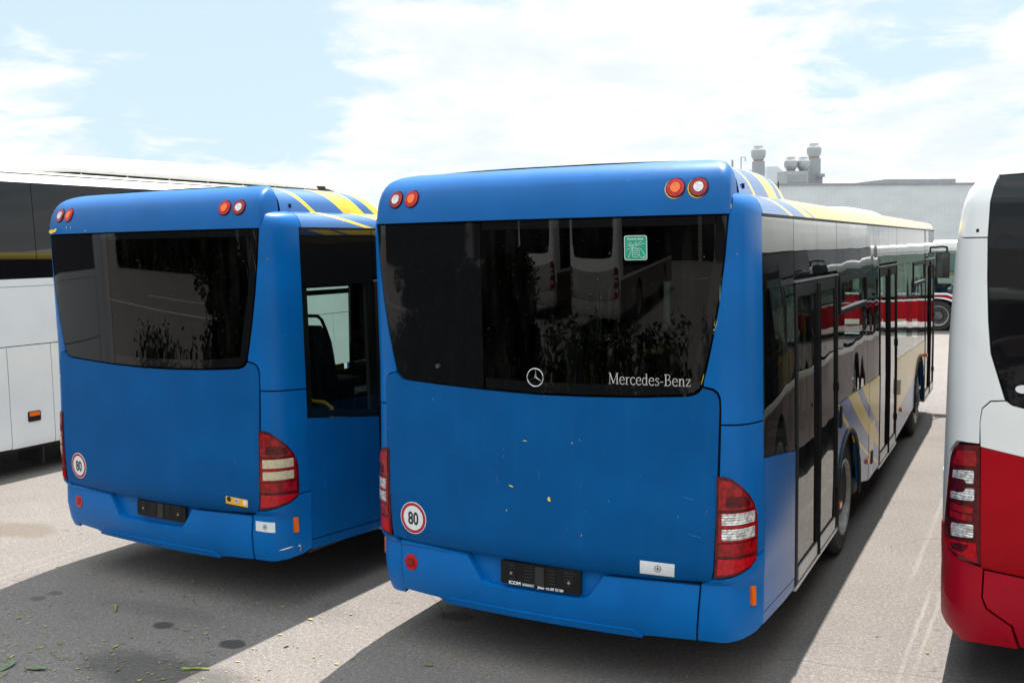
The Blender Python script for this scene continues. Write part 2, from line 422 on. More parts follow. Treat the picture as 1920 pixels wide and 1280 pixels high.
# lettering ---------------------------------------------------------------
def text_bm(bm, skin, s, u, z, h, off, wx=1.0, bold=0.0, center=False, shear=0):
    cu = bpy.data.curves.new('t', 'FONT'); cu.body = s; cu.size = h/.72; cu.offset = bold; cu.shear = shear
    cu.resolution_u = 4; cu.fill_mode = 'FRONT'
    if center: cu.align_x = 'CENTER'
    ob = bpy.data.objects.new('t', cu); COL.objects.link(ob)
    bpy.context.view_layer.update()
    dg = bpy.context.evaluated_depsgraph_get(); me = bpy.data.meshes.new_from_object(ob.evaluated_get(dg))
    for v in me.vertices:
        uu, zz = u+v.co.x*wx, z+v.co.y
        v.co = Vector(skin.P(uu, zz)+skin.N(uu, zz)*off)
    bm.from_mesh(me); bpy.data.meshes.remove(me); bpy.data.objects.remove(ob); bpy.data.curves.remove(cu)
GL = {  # serif letters: (width, [(stroke points, pen width)])
 'M': (.98, [([(.14, 0), (.16, 1)], .05), ([(.16, 1), (.48, .05)], .12), ([(.48, .05), (.80, 1)], .05), ([(.80, 1), (.82, 0)], .12), ([(.02, .02), (.27, .02)], .04), ([(.68, .02), (.96, .02)], .04), ([(.03, .98), (.2, .98)], .04), ([(.78, .98), (.94, .98)], .04)]),
 'e': (.54, [([(.07, .38), (.47, .38)], .05), ([(.47, .38), (.45, .55), (.36, .65), (.26, .66), (.14, .6), (.08, .46), (.07, .33), (.10, .15), (.20, .03), (.30, 0), (.42, .05), (.48, .13)], .09)]),
 'r': (.42, [([(.14, 0), (.14, .64)], .11), ([(.16, .5), (.24, .62), (.34, .64), (.38, .58)], .08), ([(.02, .02), (.28, .02)], .04), ([(.02, .64), (.14, .64)], .04)]),
 'c': (.50, [([(.43, .55), (.34, .65), (.24, .66), (.13, .58), (.07, .44), (.07, .28), (.12, .1), (.24, .01), (.35, .02), (.46, .13)], .09)]),
 'd': (.58, [([(.43, 0), (.43, 1)], .11), ([(.42, .55), (.32, .65), (.22, .64), (.12, .55), (.07, .4), (.07, .26), (.12, .1), (.22, .01), (.32, .03), (.42, .14)], .08), ([(.31, .98), (.43, .98)], .04), ([(.43, .02), (.56, .02)], .04)]),
 's': (.44, [([(.36, .55), (.26, .65), (.14, .62), (.10, .5), (.16, .41), (.30, .31), (.37, .2), (.32, .06), (.2, 0), (.07, .1)], .08), ([(.37, .66), (.37, .5)], .03), ([(.07, .0), (.07, .17)], .03)]),
 '-': (.36, [([(.04, .33), (.31, .33)], .08)]),
 'B': (.68, [([(.17, 0), (.17, 1)], .12), ([(.04, .98), (.36, .98), (.50, .9), (.52, .76), (.46, .6), (.34, .53), (.18, .53)], .07), ([(.34, .53), (.52, .47), (.59, .3), (.55, .12), (.40, .02), (.04, .02)], .08)]),
 'n': (.62, [([(.14, 0), (.14, .64)], .11), ([(.16, .5), (.27, .63), (.38, .64), (.45, .55), (.46, 0)], .10), ([(.02, .02), (.27, .02)], .04), ([(.34, .02), (.58, .02)], .04), ([(.02, .64), (.14, .64)], .04)]),
 'z': (.48, [([(.06, .62), (.40, .62)], .06), ([(.40, .62), (.06, .03)], .09), ([(.06, .03), (.42, .03)], .06), ([(.07, .63), (.07, .48)], .04), ([(.42, .02), (.43, .18)], .04)]),
}
def stroke_bm(bm, skin, pts, w, off, T):
    pts = [Vector(p).to_2d() for p in pts]; L_, R_ = [], []
    for i, p in enumerate(pts):
        a = pts[max(0, i-1)]; b = pts[min(len(pts)-1, i+1)]; t = (b-a).normalized(); n = Vector((-t.y, t.x))*w/2
        for lst, q in ((L_, p+n), (R_, p-n)):
            u, z = T(q.x, q.y); lst.append(bm.verts.new(skin.P(u, z)+skin.N(u, z)*off))
    for i in range(len(pts)-1): bm.faces.new((L_[i], L_[i+1], R_[i+1], R_[i]))
def serif_bm(bm, skin, s, u0, z0, width, h, off, lean=0.0):
    tot = sum(GL[c][0] for c in s); x = 0; j = 0
    for c in s:
        w, st = GL[c]
        for pts, pw in st:
            stroke_bm(bm, skin, [(p[0]+x, p[1]) for p in pts], pw*.86, off+.00012*(j % 7), lambda a, b: (u0+a/tot*width, z0+b*h+lean*a/tot)); j += 1
        x += w

# ------------------------------------------------------------------ the blue city bus
SK = Skin(zr=[0.25, .33, .42, .55, .70, .74, 1.0, 1.5, 1.85, 2.3, 2.755, 2.80, 2.84, 2.865, 2.885],
          er=[.17, .12, .085, .065, .07, .042, .038, .047, .050, .04, .03, .04, .065, .105, .17],
          zs=[.25, .4, 1.2, 2.0, 2.755, 2.80, 2.84, 2.865, 2.885], es=[.012, 0, 0, .012, .03, .04, .065, .105, .17], taper=([1.2, 2.0, 2.755], [0, .005, .014]))
U = SK.U
WIN_R = [(1.17, 2.747), (1.146, 2.531), (1.11, 2.3), (1.069, 2.097), (1.027, 1.92), (1.008, 1.845), (.993, 1.805), (.965, 1.783), (.931, 1.770)]
WIN_B = [(.657, 1.753), (.338, 1.744), (0, 1.742), (-.338, 1.752), (-.657, 1.766)]
WIN_L = [(-.925, 1.780), (-.965, 1.788), (-.99, 1.81), (-1.012, 1.85), (-1.035, 1.93), (-1.062, 2.05), (-1.108, 2.28), (-1.148, 2.54), (-1.172, 2.747)]
def inset_curve(pts, d): return [(p[0]+d[0], p[1]+d[1]) for p in pts]

def wheel(parent, x, y, r, s, rear=True, dark=False, house=True):
    """tyre with its rim; s is the outward side along x"""
    bm = bmesh.new(); w = .29 if not rear else .58
    prof = [(0, .30), (0, r-.14), (-.012, r-.10), (0.0, r-.05), (-.03, r-.012), (-.05, r), (-.08, r), (-.085, r-.012), (-.095, r-.012), (-.10, r), (-w+.05, r), (-w, r-.03), (-w, .30)]
    lathe(bm, [(s*a, q) for a, q in prof], (x, y, r), 'x', 56)
    ty = link('tyre', bm, 'tyre', parent)
    bm = bmesh.new()
    if rear:
        prof = [(.004, .318), (.014, .310), (.006, .292), (-.03, .284), (-.10, .276), (-.19, .262), (-.20, .255), (-.20, .01)]
        hub = [(-.192, .25), (-.198, .20), (-.19, .165), (-.12, .15), (-.06, .135), (-.045, .06), (-.045, .01)]
    else:
        prof = [(.004, .318), (.014, .310), (.006, .292), (-.03, .282), (-.05, .262), (-.03, .235), (.008, .20), (.012, .165), (-.012, .14), (.02, .12), (.035, .09), (.04, .01)]
        hub = [(.012, .125), (.03, .115), (.045, .085), (.05, .01)]
    lathe(bm, [(s*a, q) for a, q in prof], (x, y, r), 'x', 48)
    rb = -.185 if rear else .012
    for k in range(10):
        t = 2*math.pi*k/10+.15
        lathe(bm, [(s*(rb-.02), .016), (s*(rb+.02), .016), (s*(rb+.024), .008), (s*(rb+.024), .002)], (x, y+.185*math.cos(t), r+.185*math.sin(t)), 'x', 6)
    if not rear:
        for k in range(10):
            t = 2*math.pi*k/10
            lathe(bm, [(s*-.038, .022), (s*-.036, .022), (s*-.036, .002)], (x, y+.25*math.cos(t), r+.25*math.sin(t)), 'x', 10)
    link('rim', bm, 'rimdark' if dark else 'rim', ty)
    bm = bmesh.new(); lathe(bm, [(s*a, q) for a, q in hub], (x, y, r), 'x', 32); link('hub', bm, 'rimdark', ty)
    if house:
        bm = bmesh.new(); rows = [[(s*xx, y+.60*math.cos(t), .48+.60*math.sin(t)) for t in np.linspace(-.15, math.pi+.15, 20)] for xx in (.60, 1.215)]; grid_mesh(bm, rows)
        bm.faces.new([bm.verts.new((s*.60, y+.60*math.cos(t), .48+.60*math.sin(t))) for t in np.linspace(-.15, math.pi+.15, 20)])
        link('wheel_housing', bm, 'gap', parent)
    return ty

def arch_out(y, r, n=18, a0=12, zc=.50, flat=1.0):
    """points of a wheel-arch notch from rear foot to front foot, in y/z"""
    return [(y-r*math.cos(R(a)), zc+r*math.sin(R(a))*flat) for a in np.linspace(-a0, 180+a0, n)]

def seat(parent, x, y, zf, rail=True):
    bm = bmesh.new()
    box(bm, (x-.21, y-.02, zf+.40), (x+.21, y+.42, zf+.50), .04)
    rows = []
    for t in np.linspace(0, 1, 9):
        zz = zf+.42+.62*t; hw = .215-.02*t-.10*max(0, (t-.7)/.3)**2; yy = y-.03-.10*t
        rows.append([(x-hw, yy+.02, zz), (x-hw*.6, yy-.035, zz), (x, yy-.05, zz), (x+hw*.6, yy-.035, zz), (x+hw, yy+.02, zz), (x+hw*.6, yy+.05, zz), (x, yy+.045, zz), (x-hw*.6, yy+.05, zz)])
    vs = grid_mesh(bm, rows, True); bm.faces.new(vs[0][::-1]); bm.faces.new(vs[-1])
    box(bm, (x-.16, y+.05, zf), (x+.16, y+.3, zf+.4), .03)
    s = link('seat', bm, 'seat', parent, ang=50)
    bm = bmesh.new(); zt = zf+1.0
    tube(bm, [(x-.19, y-.10, zt-.12), (x-.16, y-.12, zt), (x-.12, y-.13, zt+.10), (x-.07, y-.13, zt+.135), (x+.07, y-.13, zt+.135), (x+.12, y-.13, zt+.10), (x+.16, y-.12, zt), (x+.19, y-.10, zt-.12)], .017, 8)
    link('grab_handle', bm, 'black', s)

def door(parent, y0, y1, zt=2.335, zb=.372):
    """double-leaf passenger door on the right flank"""
    bm = bmesh.new(); F = lambda o, off=0., th=.05, bv=.005: patch_bm(bm, SK, o, off, th, bv)
    u0, u1 = U(y0), U(y1); um = (u0+u1)/2
    F(rect(u0, u0+.055, zb, zt), .006); F(rect(u1-.055, u1, zb, zt), .006)
    F(rect(u0+.057, um-.004, zt-.085, zt-.0)); F(rect(um+.004, u1-.057, zt-.085, zt))
    for a, b in ((u0+.057, um-.004), (um+.004, u1-.057)):
        F(rect(a, a+.035, zb+.004, zt-.088)); F(rect(b-.05, b, zb+.004, zt-.088)); F(rect(a+.037, b-.052, zb+.004, zb+.11))
    # rubber bulge where the leaves meet
    tube(bm, [SK.P(um, zb)+SK.N(um, 1.2)*.004, SK.P(um, 1.3)+SK.N(um, 1.2)*.004, SK.P(um, zt-.02)+SK.N(um, 1.2)*.004], .018, 8)
    d = link('door', bm, 'black', parent)
    for a, b in ((u0+.09, um-.052), (um+.037, u1-.105)):
        patch('door_glass', SK, rect(a, b, zb+.112, zt-.09, .012), 'glass', d, -.006, .008, .001)
        bm = bmesh.new(); patch_bm(bm, SK, rect(a, b, zb+.012, zb+.10), .008, .012, .003)
        link('kick_plate', bm, 'alu', d)
        bm = bmesh.new(); n = SK.N((a+b)/2, 1.2)
        tube(bm, [SK.P(a+.1, .75)-n*.10, SK.P(a+.1, 1.8)-n*.10], .017, 8)
        link('door_rail', bm, 'black', d)
    bm = bmesh.new(); patch_bm(bm, SK, rect(u0-.005, u1+.005, zt+.008, zt+.022), .012, .03, .004)
    link('header_rail', bm, 'alu_dark', d)
    bm = bmesh.new(); patch_bm(bm, SK, rect(u0, u1, zb-.032, zb-.004), .012, .10, .006); link('door_sill', bm, 'alu', d)
    for zz in (.62, 1.45):
        bm = bmesh.new(); patch_bm(bm, SK, rect(u1-.035, u1-.012, zz, zz+.07, .01), .014, .02, .004); link('door_hinge', bm, 'black', d)
    return d

def taillight(parent, s):
    """rear lamp cluster wrapping the corner; s = +1 right, -1 left"""
    o = [(1.092, 1.318), (1.13, 1.321), (1.19, 1.308), (1.265, 1.262), (1.335, 1.205), (1.385, 1.145), (1.41, 1.088), (1.418, 1.02), (1.418, .855), (1.40, .822), (1.345, .792), (1.23, .765), (1.078, .748), (1.083, .90), (1.09, 1.10)]
    f = lambda pts: [(s*a, b) for a, b in pts]
    t = patch('taillight', SK, f(o), 'redlens_dark', parent, .010, .03, .006)
    def sub(n, pts, m, off=.014): patch(n, SK, f(pts), m, t, off, .006, .002)
    sub('brake_lens', [(1.105, 1.30), (1.135, 1.303), (1.19, 1.288), (1.26, 1.245), (1.325, 1.19), (1.36, 1.148), (1.372, 1.132), (1.104, 1.136)], 'redlens')
    sub('brake_lens_core', rounded([(1.14, 1.15), (1.345, 1.148), (1.30, 1.205), (1.15, 1.21)], .02), 'redlens_dark', .0155)  # darker red core of the brake lens
    sub('clear_lens', rect(1.122, 1.374, 1.052, 1.114, .006), 'clear', .0165)
    sub('clear_lens', rect(1.122, 1.374, .967, 1.027, .006), 'clear', .0165)
    sub('reflector_band', [(1.104, 1.120), (1.392, 1.116), (1.398, .955), (1.101, .955)], 'redlens')
    sub('fog_lens', [(1.104, .945), (1.398, .945), (1.400, .872), (1.102, .876)], 'redlens')
    sub('lower_lens', [(1.100, .858), (1.404, .852), (1.392, .832), (1.34, .805), (1.23, .780), (1.094, .764)], 'redlens_bright')
    return t

def build_bus():
    b = empty('city_bus', (0, 0, 0), label='blue city bus in the centre with silver lettering and green sticker on its rear window', cat='bus', group='two blue city buses with yellow roof stripes')
    # ---- rear face
    win = WIN_R+WIN_B+WIN_L
    g = 0.010
    patch('rear_window', SK, win, 'glass_rear', b, 0, .012, .003)
    # black printed edge and the solid left bay behind the pane
    patch('window_backing', SK, [(-.345, 2.74), (-.345, 1.752), (-.657, 1.766)]+WIN_L, 'glass_black_rear', b, .0015, .004, .001)
    rim_o = [rect(-.345, 1.165, 2.69, 2.738)]
    patch('window_frame', SK, [[(1.168, 2.745), (1.144, 2.531), (1.108, 2.3), (1.067, 2.097), (1.025, 1.92), (1.006, 1.845), (.95, 1.845), (.97, 1.95), (1.005, 2.1), (1.05, 2.3), (1.085, 2.531), (1.105, 2.745)],
                              [(1.004, 1.843), (.990, 1.806), (.931, 1.773), (.657, 1.756), (.338, 1.747), (0, 1.745), (-.33, 1.755), (-.33, 1.815), (0, 1.805), (.338, 1.807), (.657, 1.816), (.93, 1.843)],
                              rect(-.33, 1.10, 2.70, 2.744)], 'glass_black_rear', b, .0015, .004, .001)
    # engine cover below the window
    cov = [(1.055, .722), (1.072, .788), (1.086, 1.062), (1.101, 1.45), (1.111, 1.70), (1.108, 1.745), (1.094, 1.778), (1.068, 1.795), (1.012, 1.808), (1.001, 1.79), (.975, 1.770), (.931, 1.757)]
    cov += [(p[0], p[1]-.013) for p in WIN_B] + [(-.925, 1.767), (-.972, 1.775), (-1.005, 1.80), (-1.022, 1.815), (-1.085, 1.797), (-1.112, 1.775), (-1.126, 1.73), (-1.110, 1.453), (-1.092, 1.107), (-1.074, .80), (-1.062, .745), (-.872, .735), (-.45, .722), (-.026, .708), (.383, .700), (.766, .706)]
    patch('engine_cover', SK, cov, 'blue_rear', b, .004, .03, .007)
    # bumper, notched for the number plate
    bump = [(.965, .368), (.993, .690), (.766, .690), (.43, .684), (.345, .560), (.30, .535), (.24, .530), (-.33, .530), (-.385, .548), (-.49, .700), (-.872, .720), (-1.008, .722), (-1.012, .398), (-.90, .392), (-.74, .385), (-.70, .372), (.64, .352), (.70, .360)]
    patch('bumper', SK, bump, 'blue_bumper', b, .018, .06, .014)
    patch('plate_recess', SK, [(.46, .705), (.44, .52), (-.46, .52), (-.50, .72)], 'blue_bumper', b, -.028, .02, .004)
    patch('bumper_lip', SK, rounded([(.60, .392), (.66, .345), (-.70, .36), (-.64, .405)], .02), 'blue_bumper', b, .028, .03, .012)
    for s in (1, -1):
        f = lambda pts: [(s*a, q) for a, q in pts]
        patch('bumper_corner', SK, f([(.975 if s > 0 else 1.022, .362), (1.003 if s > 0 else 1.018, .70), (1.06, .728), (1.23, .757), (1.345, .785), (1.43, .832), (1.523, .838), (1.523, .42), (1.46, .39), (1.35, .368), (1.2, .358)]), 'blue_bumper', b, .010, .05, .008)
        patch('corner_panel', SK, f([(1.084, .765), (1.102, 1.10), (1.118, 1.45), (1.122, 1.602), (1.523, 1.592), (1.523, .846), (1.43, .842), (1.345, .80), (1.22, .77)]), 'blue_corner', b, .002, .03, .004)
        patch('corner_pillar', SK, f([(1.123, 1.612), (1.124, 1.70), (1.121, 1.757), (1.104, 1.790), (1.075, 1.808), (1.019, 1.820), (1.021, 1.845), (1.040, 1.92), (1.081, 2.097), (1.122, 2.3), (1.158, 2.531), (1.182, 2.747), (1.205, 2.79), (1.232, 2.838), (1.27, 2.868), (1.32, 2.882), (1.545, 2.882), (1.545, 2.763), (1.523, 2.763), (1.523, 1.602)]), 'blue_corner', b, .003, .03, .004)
        taillight(b, s)
        patch('side_marker', SK, f(rect(1.372, 1.408, .562, .672, .005)), 'amber', b, .026, .02, .004)
        # roof-edge lamps: outer clear-centred, inner amber
        for uu, m in ((.985, 'clear_small'), (.858, 'amber')):
            bm = bmesh.new(); patch_bm(bm, HOODSK, circ(s*uu, 2.903, .055), .004, .02, .003); l = link('rear_lamp', bm, 'black', b)
            bm = bmesh.new(); patch_bm(bm, HOODSK, circ(s*uu, 2.903, .049), .010, .02, .004); link('lens_ring', bm, 'redlens' if m != 'amber' else 'redlens_bright', l)
            bm = bmesh.new(); patch_bm(bm, HOODSK, circ(s*uu, 2.903, .027), .014, .02, .004); link('lens_centre', bm, m, l)
    bm = bmesh.new(); patch_bm(bm, SK, circ(-.93, .590, .052), .022, .03, .006); fl = link('fog_lamp', bm, 'redlens_bright', b)
    bm = bmesh.new(); patch_bm(bm, SK, circ(-.93, .590, .026), .026, .03, .005); link('lens_centre', bm, 'redlens', fl)
    # hood above the rear window and striped fairing on the roof
    def ushape(z, d, ybase, n=14, yend=.345, rr=.05):
        xs = 1.145-d*.55; r = min(rr, xs*.9); pts = []
        yb = lambda x: ybase+.063*x*x
        for x in np.linspace(0, xs-r, 14): pts.append((x, yb(x)))
        for t in np.linspace(0, math.pi/2, 9)[1:]:
            pts.append((xs-r+r*math.sin(t), yb(xs-r)+r*(1-math.cos(t))))
        pts.append((max(0, xs-.012), max(yend, yb(xs-r)+r+.03)))
        full = [(-x, y, z) for x, y in pts[::-1]]+[(x, y, z) for x, y in pts[1:]]
        return full
    lv = [(2.757, 0, .028), (2.83, .004, .036), (2.90, .014, .055), (2.95, .026, .078), (2.985, .042, .104), (3.013, .066, .134), (3.034, .10, .172), (3.05, .15, .215), (3.060, .22, .255), (3.066, .30, .285)]
    bm = bmesh.new(); rows = [ushape(z, d, y) for z, d, y in lv]; grid_mesh(bm, rows)
    top = rows[-1]; bm.faces.new([bm.verts.new(p) for p in top])
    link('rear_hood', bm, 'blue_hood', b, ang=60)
    bm = bmesh.new()
    prof = [(2.83, 1.140), (2.86, 1.136), (2.90, 1.130), (2.95, 1.118), (2.985, 1.100), (3.013, 1.076), (3.034, 1.042), (3.05, .99), (3.062, .92), (3.070, .77), (3.076, .55), (3.080, .27)]
    sec = [(-x, z) for z, x in prof]+[(x, z) for z, x in prof[::-1]]
    rows = []
    for y, k, sh in ((.359, 1, 0), (.9, 1, 0), (1.18, .985, .03), (1.30, .95, .10), (1.38, .89, .16), (1.44, .77, .20), (1.50, .54, .22), (1.55, .2, .23), (1.58, 0, .24)):
        rows.append([(x*(1-.02*(1-k)), y+.10*max(0, 1-(z-2.86)/.23)*(1 if y > 1.15 else 0), 2.86+(z-2.86)*k) for x, z in sec])
    grid_mesh(bm, rows); link('roof_fairing', bm, 'hump', b, ang=60)
    bm = bmesh.new(); box(bm, (1.118, .46, 2.905), (1.136, .475, 2.935), .004); link('fairing_latch', bm, 'black', b)
    # dark gap behind hood/fairing seam
    bm = bmesh.new(); rows = [[(x*.985, y, z-.012) for x, z in sec] for y in (.29, .40)]; grid_mesh(bm, rows); link('fairing_seal', bm, 'gap', b)
    # ---- roof
    for s in (1, -1):
        f = lambda pts: [(s*a, q) for a, q in pts]
        patch('roof_edge', SK, f([(1.551, 2.763), (U(11.6), 2.763), (U(11.6), 2.882), (1.551, 2.882)]), 'cant', b, .003, .03, .003)
        patch('gutter', SK, f(rect(1.525, U(11.5), 2.748, 2.760)), 'black', b, .004, .04, .002)
    bm = bmesh.new(); rows = []
    for x in np.linspace(-1.10, 1.10, 13):
        zz = 2.880+.035*(1-(x/1.1)**2); rows.append([(x, .28, zz), (x, 11.3, zz), (x, 11.62, zz-.02), (x*.9, 11.8, zz-.10)])
    grid_mesh(bm, rows); link('roof', bm, 'roof', b, ang=60)
    bm = bmesh.new(); rows = []
    for y, k in ((6.55, 0), (6.6, .5), (6.75, .9), (7.0, 1), (8.9, 1), (9.1, .93), (9.22, .6), (9.26, 0)):
        rows.append([(x, y, 2.90+(z)*k*.52) for x, z in ((-.78, 0), (-.77, .12), (-.70, .19), (-.5, .215), (0, .225), (.5, .215), (.70, .19), (.77, .12), (.78, 0))])
    grid_mesh(bm, rows); link('roof_ventilator', bm, 'white', b, ang=50)
    bm = bmesh.new(); tube(bm, [(.5, 4.2, 2.9), (.5, 4.2, 3.16)], .006, 6); link('aerial', bm, 'black', b)
    # ---- flanks
    ends = U(11.42)
    for s in (1, -1):
        f = lambda pts: [(s*U(a) if True else a, q) for a, q in pts]
        ar, af = arch_out(3.40, .585, zc=.48, flat=.96), arch_out(9.245, .575, zc=.48, flat=1.02)
        if s > 0:
            P1 = [(.425, .42), (.425, 1.378), (.7, 1.345), (1.253, 1.268), (1.253, .43), ]
            patch('side_panel', SK, f([(.425, .478), (.425, 1.378), (.8, 1.33), (1.253, 1.268), (1.253, .435)]), 'flank', b, .002, .03, .003)
            patch('skirt', SK, f([(.425, .405), (.425, .470), (1.253, .427), (1.253, .362)]), 'flank', b, .001, .03, .004)
            patch('side_panel', SK, f([(2.848, .38), (2.848, 1.335), (4.545, 1.300), (4.545, .38)]+[p for p in ar[::-1] if p[1] > .37]), 'flank', b, .002, .03, .003)
            patch('side_panel', SK, f([(4.553, .375), (4.553, 1.295), (5.245, 1.285), (5.245, .375)]), 'flank', b, .004, .03, .003)
            patch('side_panel', SK, f([(6.705, .39), (6.705, 1.285), (9.95, 1.215), (9.95, .39)]+[p for p in af[::-1] if p[1] > .38]), 'flank', b, .002, .03, .003)
            door(b, 1.265, 2.835); door(b, 5.26, 6.69); door(b, 10.0, 11.42, 2.33)
            wins = [(.428, 1.255, 1.385, 1.275), (2.848, 4.44, 1.343, 1.308), (4.45, 4.845, 1.302, 1.299), (4.855, 5.25, 1.299, 1.29), (6.705, 8.3, 1.292, 1.258), (8.31, 9.955, 1.256, 1.222)]
            for y0, y1, za, zb in wins:
                low = f([(y0, za), (y1, zb), (y1, 2.33), (y0, 2.33)]); up = f([(y0, 2.335), (y1, 2.335), (y1, 2.745), (y0, 2.745)])
                see = y1-y0 > .6
                w = patch('side_window', SK, low, 'glass' if see else 'glass_black', b, 0, .01, .002)
                patch('upper_glass', SK, up, 'glass_black', w, 0, .01, .002)
                # printed border behind the pane
                if see:
                    z0 = min(za, zb)
                    patch('window_border', SK, [f([(y0, za), (y1, zb), (y1, zb+.05), (y0, za+.05)]), f([(y0, za+.052), (y0+.06, za+.05), (y0+.06, 2.33), (y0, 2.33)]), f([(y1-.06, zb+.05), (y1, zb+.052), (y1, 2.33), (y1-.06, 2.33)])], 'black', w, -.012, .006, 0)
            for y0, y1 in ((2.93, 4.36), (8.42, 9.87)):
                bm = bmesh.new(); q = lambda o, th=.02: patch_bm(bm, SK, f(o), .010, th, .004)
                q(rect(y0, y1, 2.03, 2.065)); q(rect(y0, y1, 2.285, 2.328)); q(rect(y0, y0+.04, 2.067, 2.283)); q(rect(y1-.04, y1, 2.067, 2.283))
                h = link('vent_window_frame', bm, 'black', b)
                bm = bmesh.new(); patch_bm(bm, SK, f(rect(y0+.03, y1-.03, 2.066, 2.078)), .014, .015, .003); link('grip_rail', bm, 'alu', h)
            for y0, z0, z1 in ((1.265, 2.34, 2.745), (5.26, 2.34, 2.745), (10.0, 2.34, 2.745)):
                y1 = {1.265: 2.835, 5.26: 6.69, 10.0: 11.42}[y0]
                patch('upper_glass', SK, [f(rect(y0, (y0+y1)/2-.003, z0+.04, z1)), f(rect((y0+y1)/2+.003, y1, z0+.04, z1))], 'glass_black', b, 0, .01, .002)
            # fittings low on the flank
            for yy, zz in ((2.88, .50), (4.40, .56), (7.1, .64)): patch('side_reflector', SK, f(rect(yy, yy+.10, zz, zz+.045, .006)), 'amber', b, .02, .02, .004)
            patch('side_reflector', SK, f(rect(9.80, 9.86, 1.0, 1.045, .006)), 'amber', b, .05, .05, .004)
            for lk in ((2.92, 3.0, 1.14, 1.31), (4.70, 4.80, .50, .62)): patch('panel_lock', SK, f(rect(*lk, .01)), 'black', b, .012, .01, .003)
            for y0, rr in ((3.40, ar), (9.245, af)):
                bm = bmesh.new(); pts = [SK.P(U(p[0]), max(p[1], .39)) + np.array([.004, 0, 0]) for p in rr]; tube(bm, pts, .016, 8); link('wheel_arch_trim', bm, 'rubber', b)
            bm = bmesh.new(); patch_bm(bm, SK, f(rect(6.78, 6.86, .88, 1.06, .015)), .03, .03, .01); link('door_button', bm, 'alu', b)
        else:
            patch('side_panel', SK, f([(.425, .42), (.425, 1.34), (3.9, 1.31), (3.98, .38)]+[p for p in ar[::-1] if p[1] > .37]), 'flank', b, .002, .03, .003)
            patch('side_panel', SK, f([(3.99, .38), (3.99, 1.31), (8.55, 1.25), (8.55, .39)]), 'flank', b, .002, .03, .003)
            patch('side_panel', SK, f([(8.56, .39), (8.56, 1.25), (11.42, 1.2), (11.42, .40)]+[p for p in af[::-1] if p[1] > .38]), 'flank', b, .002, .03, .003)
            patch('upper_glass', SK, [f(rect(a, c, 2.20, 2.745)) for a, c in ((.428, 3.2), (3.21, 6.4), (6.41, 8.8), (8.81, 11.42))], 'glass_black', b, 0, .03, .002)
            for y0, y1 in ((3.20, 4.02), (4.85, 6.4), (6.5, 8.0), (8.1, 9.7), (9.8, 11.4)): patch('side_window', SK, f([(y0, 1.32), (y1, 1.30), (y1, 2.195), (y0, 2.195)]), 'glass', b, 0, .01, .002)
            patch('black_glass_panel', SK, [f([(.428, 1.345), (3.19, 1.32), (3.19, 2.195), (.428, 2.195)])]+[f([(a, 1.31), (a+.085, 1.31), (a+.085, 2.195), (a, 2.195)]) for a in (6.407, 8.007, 9.707)]+[f(rect(4.03, 4.843, 1.31, 2.195))], 'glass_black', b, 0, .03, .002)
            bm = bmesh.new()
            patch_bm(bm, SK, f(rect(3.22, 4.0, 2.11, 2.165)), -.02, .02, .003)
            link('vent_window_frame', bm, 'black', b)
        wheel(b, s*1.235, 3.40, .48, s, True); wheel(b, s*1.235, 9.245, .48, s, False)
    # front mask
    fe, ff = U(11.43), SK.D[-1]
    for s in (1, -1):
        g_ = lambda z0, z1: [(s*fe, z0), (s*ff, z0), (s*ff, z1), (s*fe, z1)]
        patch('front_mask', SK, g_(.40, 1.12), 'flank', b, 0, .03, .003); patch('windscreen', SK, g_(1.13, 2.55), 'glass', b, 0, .01, .002); patch('destination_glass', SK, g_(2.56, 2.75), 'glass_black', b, 0, .03, .002)
    # ---- dark carcass behind the gaps, floor, interior
    bm = bmesh.new()
    for s in (1, -1):
        f = lambda pts: [(s*a, q) for a, q in pts]
        patch_bm(bm, SK, f([(0, .60), (U(.5), .50), (U(.5), 1.33), (1.25, 1.6), (0, 1.70)]), -.036, .01, 0)
        patch_bm(bm, SK, f([(1.05, 1.5), (U(.5), 1.2), (U(.5), 2.74), (1.24, 2.74), (1.10, 1.9)]), -.036, .01, 0)
        patch_bm(bm, SK, f([(0, 2.70), (U(11.4), 2.70), (U(11.4), 2.80), (0, 2.80)]), -.04, .01, 0)
        patch_bm(bm, SK, f([(U(.5), .48), (U(2.8), .48), (U(2.8), .95), (U(3.0), 1.06), (U(3.8), 1.06), (U(4.1), .5), (U(8.5), .5), (U(8.7), 1.06), (U(9.8), 1.06), (U(9.9), .5), (U(11.4), .5), (U(11.4), .36), (U(.5), .36)]), -.06, .01, 0)
    link('body_frame', bm, 'gap', b, smooth=False)
    bm = bmesh.new()
    for s in (1, -1):
        for y0, y1, zt in ((2.86, 5.24, 1.25), (6.72, 9.94, 1.18)): patch_bm(bm, SK, [(s*U(y0), .55 if y0 > 3 and False else 1.08), (s*U(y1), 1.08), (s*U(y1), zt), (s*U(y0), zt)], -.05, .01, 0)
        for yy in (1.25, 2.842, 4.45, 5.25, 6.70, 8.305, 9.96): patch_bm(bm, SK, [(s*U(yy-.05), 1.2), (s*U(yy+.05), 1.2), (s*U(yy+.05), 2.72), (s*U(yy-.05), 2.72)], -.035, .03, 0)
    link('window_posts', bm, 'inner', b, smooth=False)
    bm = bmesh.new()
    box(bm, (-.98, .2, .42), (.98, .5, .62)); box(bm, (-1.215, .45, .36), (1.215, 2.75, .44)); box(bm, (-1.2, 2.75, .36), (-.72, 4.1, 1.05)); box(bm, (.72, 2.86, .40), (1.19, 2.93, 1.05)); box(bm, (.72, 3.93, .40), (1.19, 4.0, 1.05)); box(bm, (.70, 2.93, .36), (.72, 3.95, 1.05)); box(bm, (.72, 2.93, 1.02), (1.19, 3.95, 1.05))
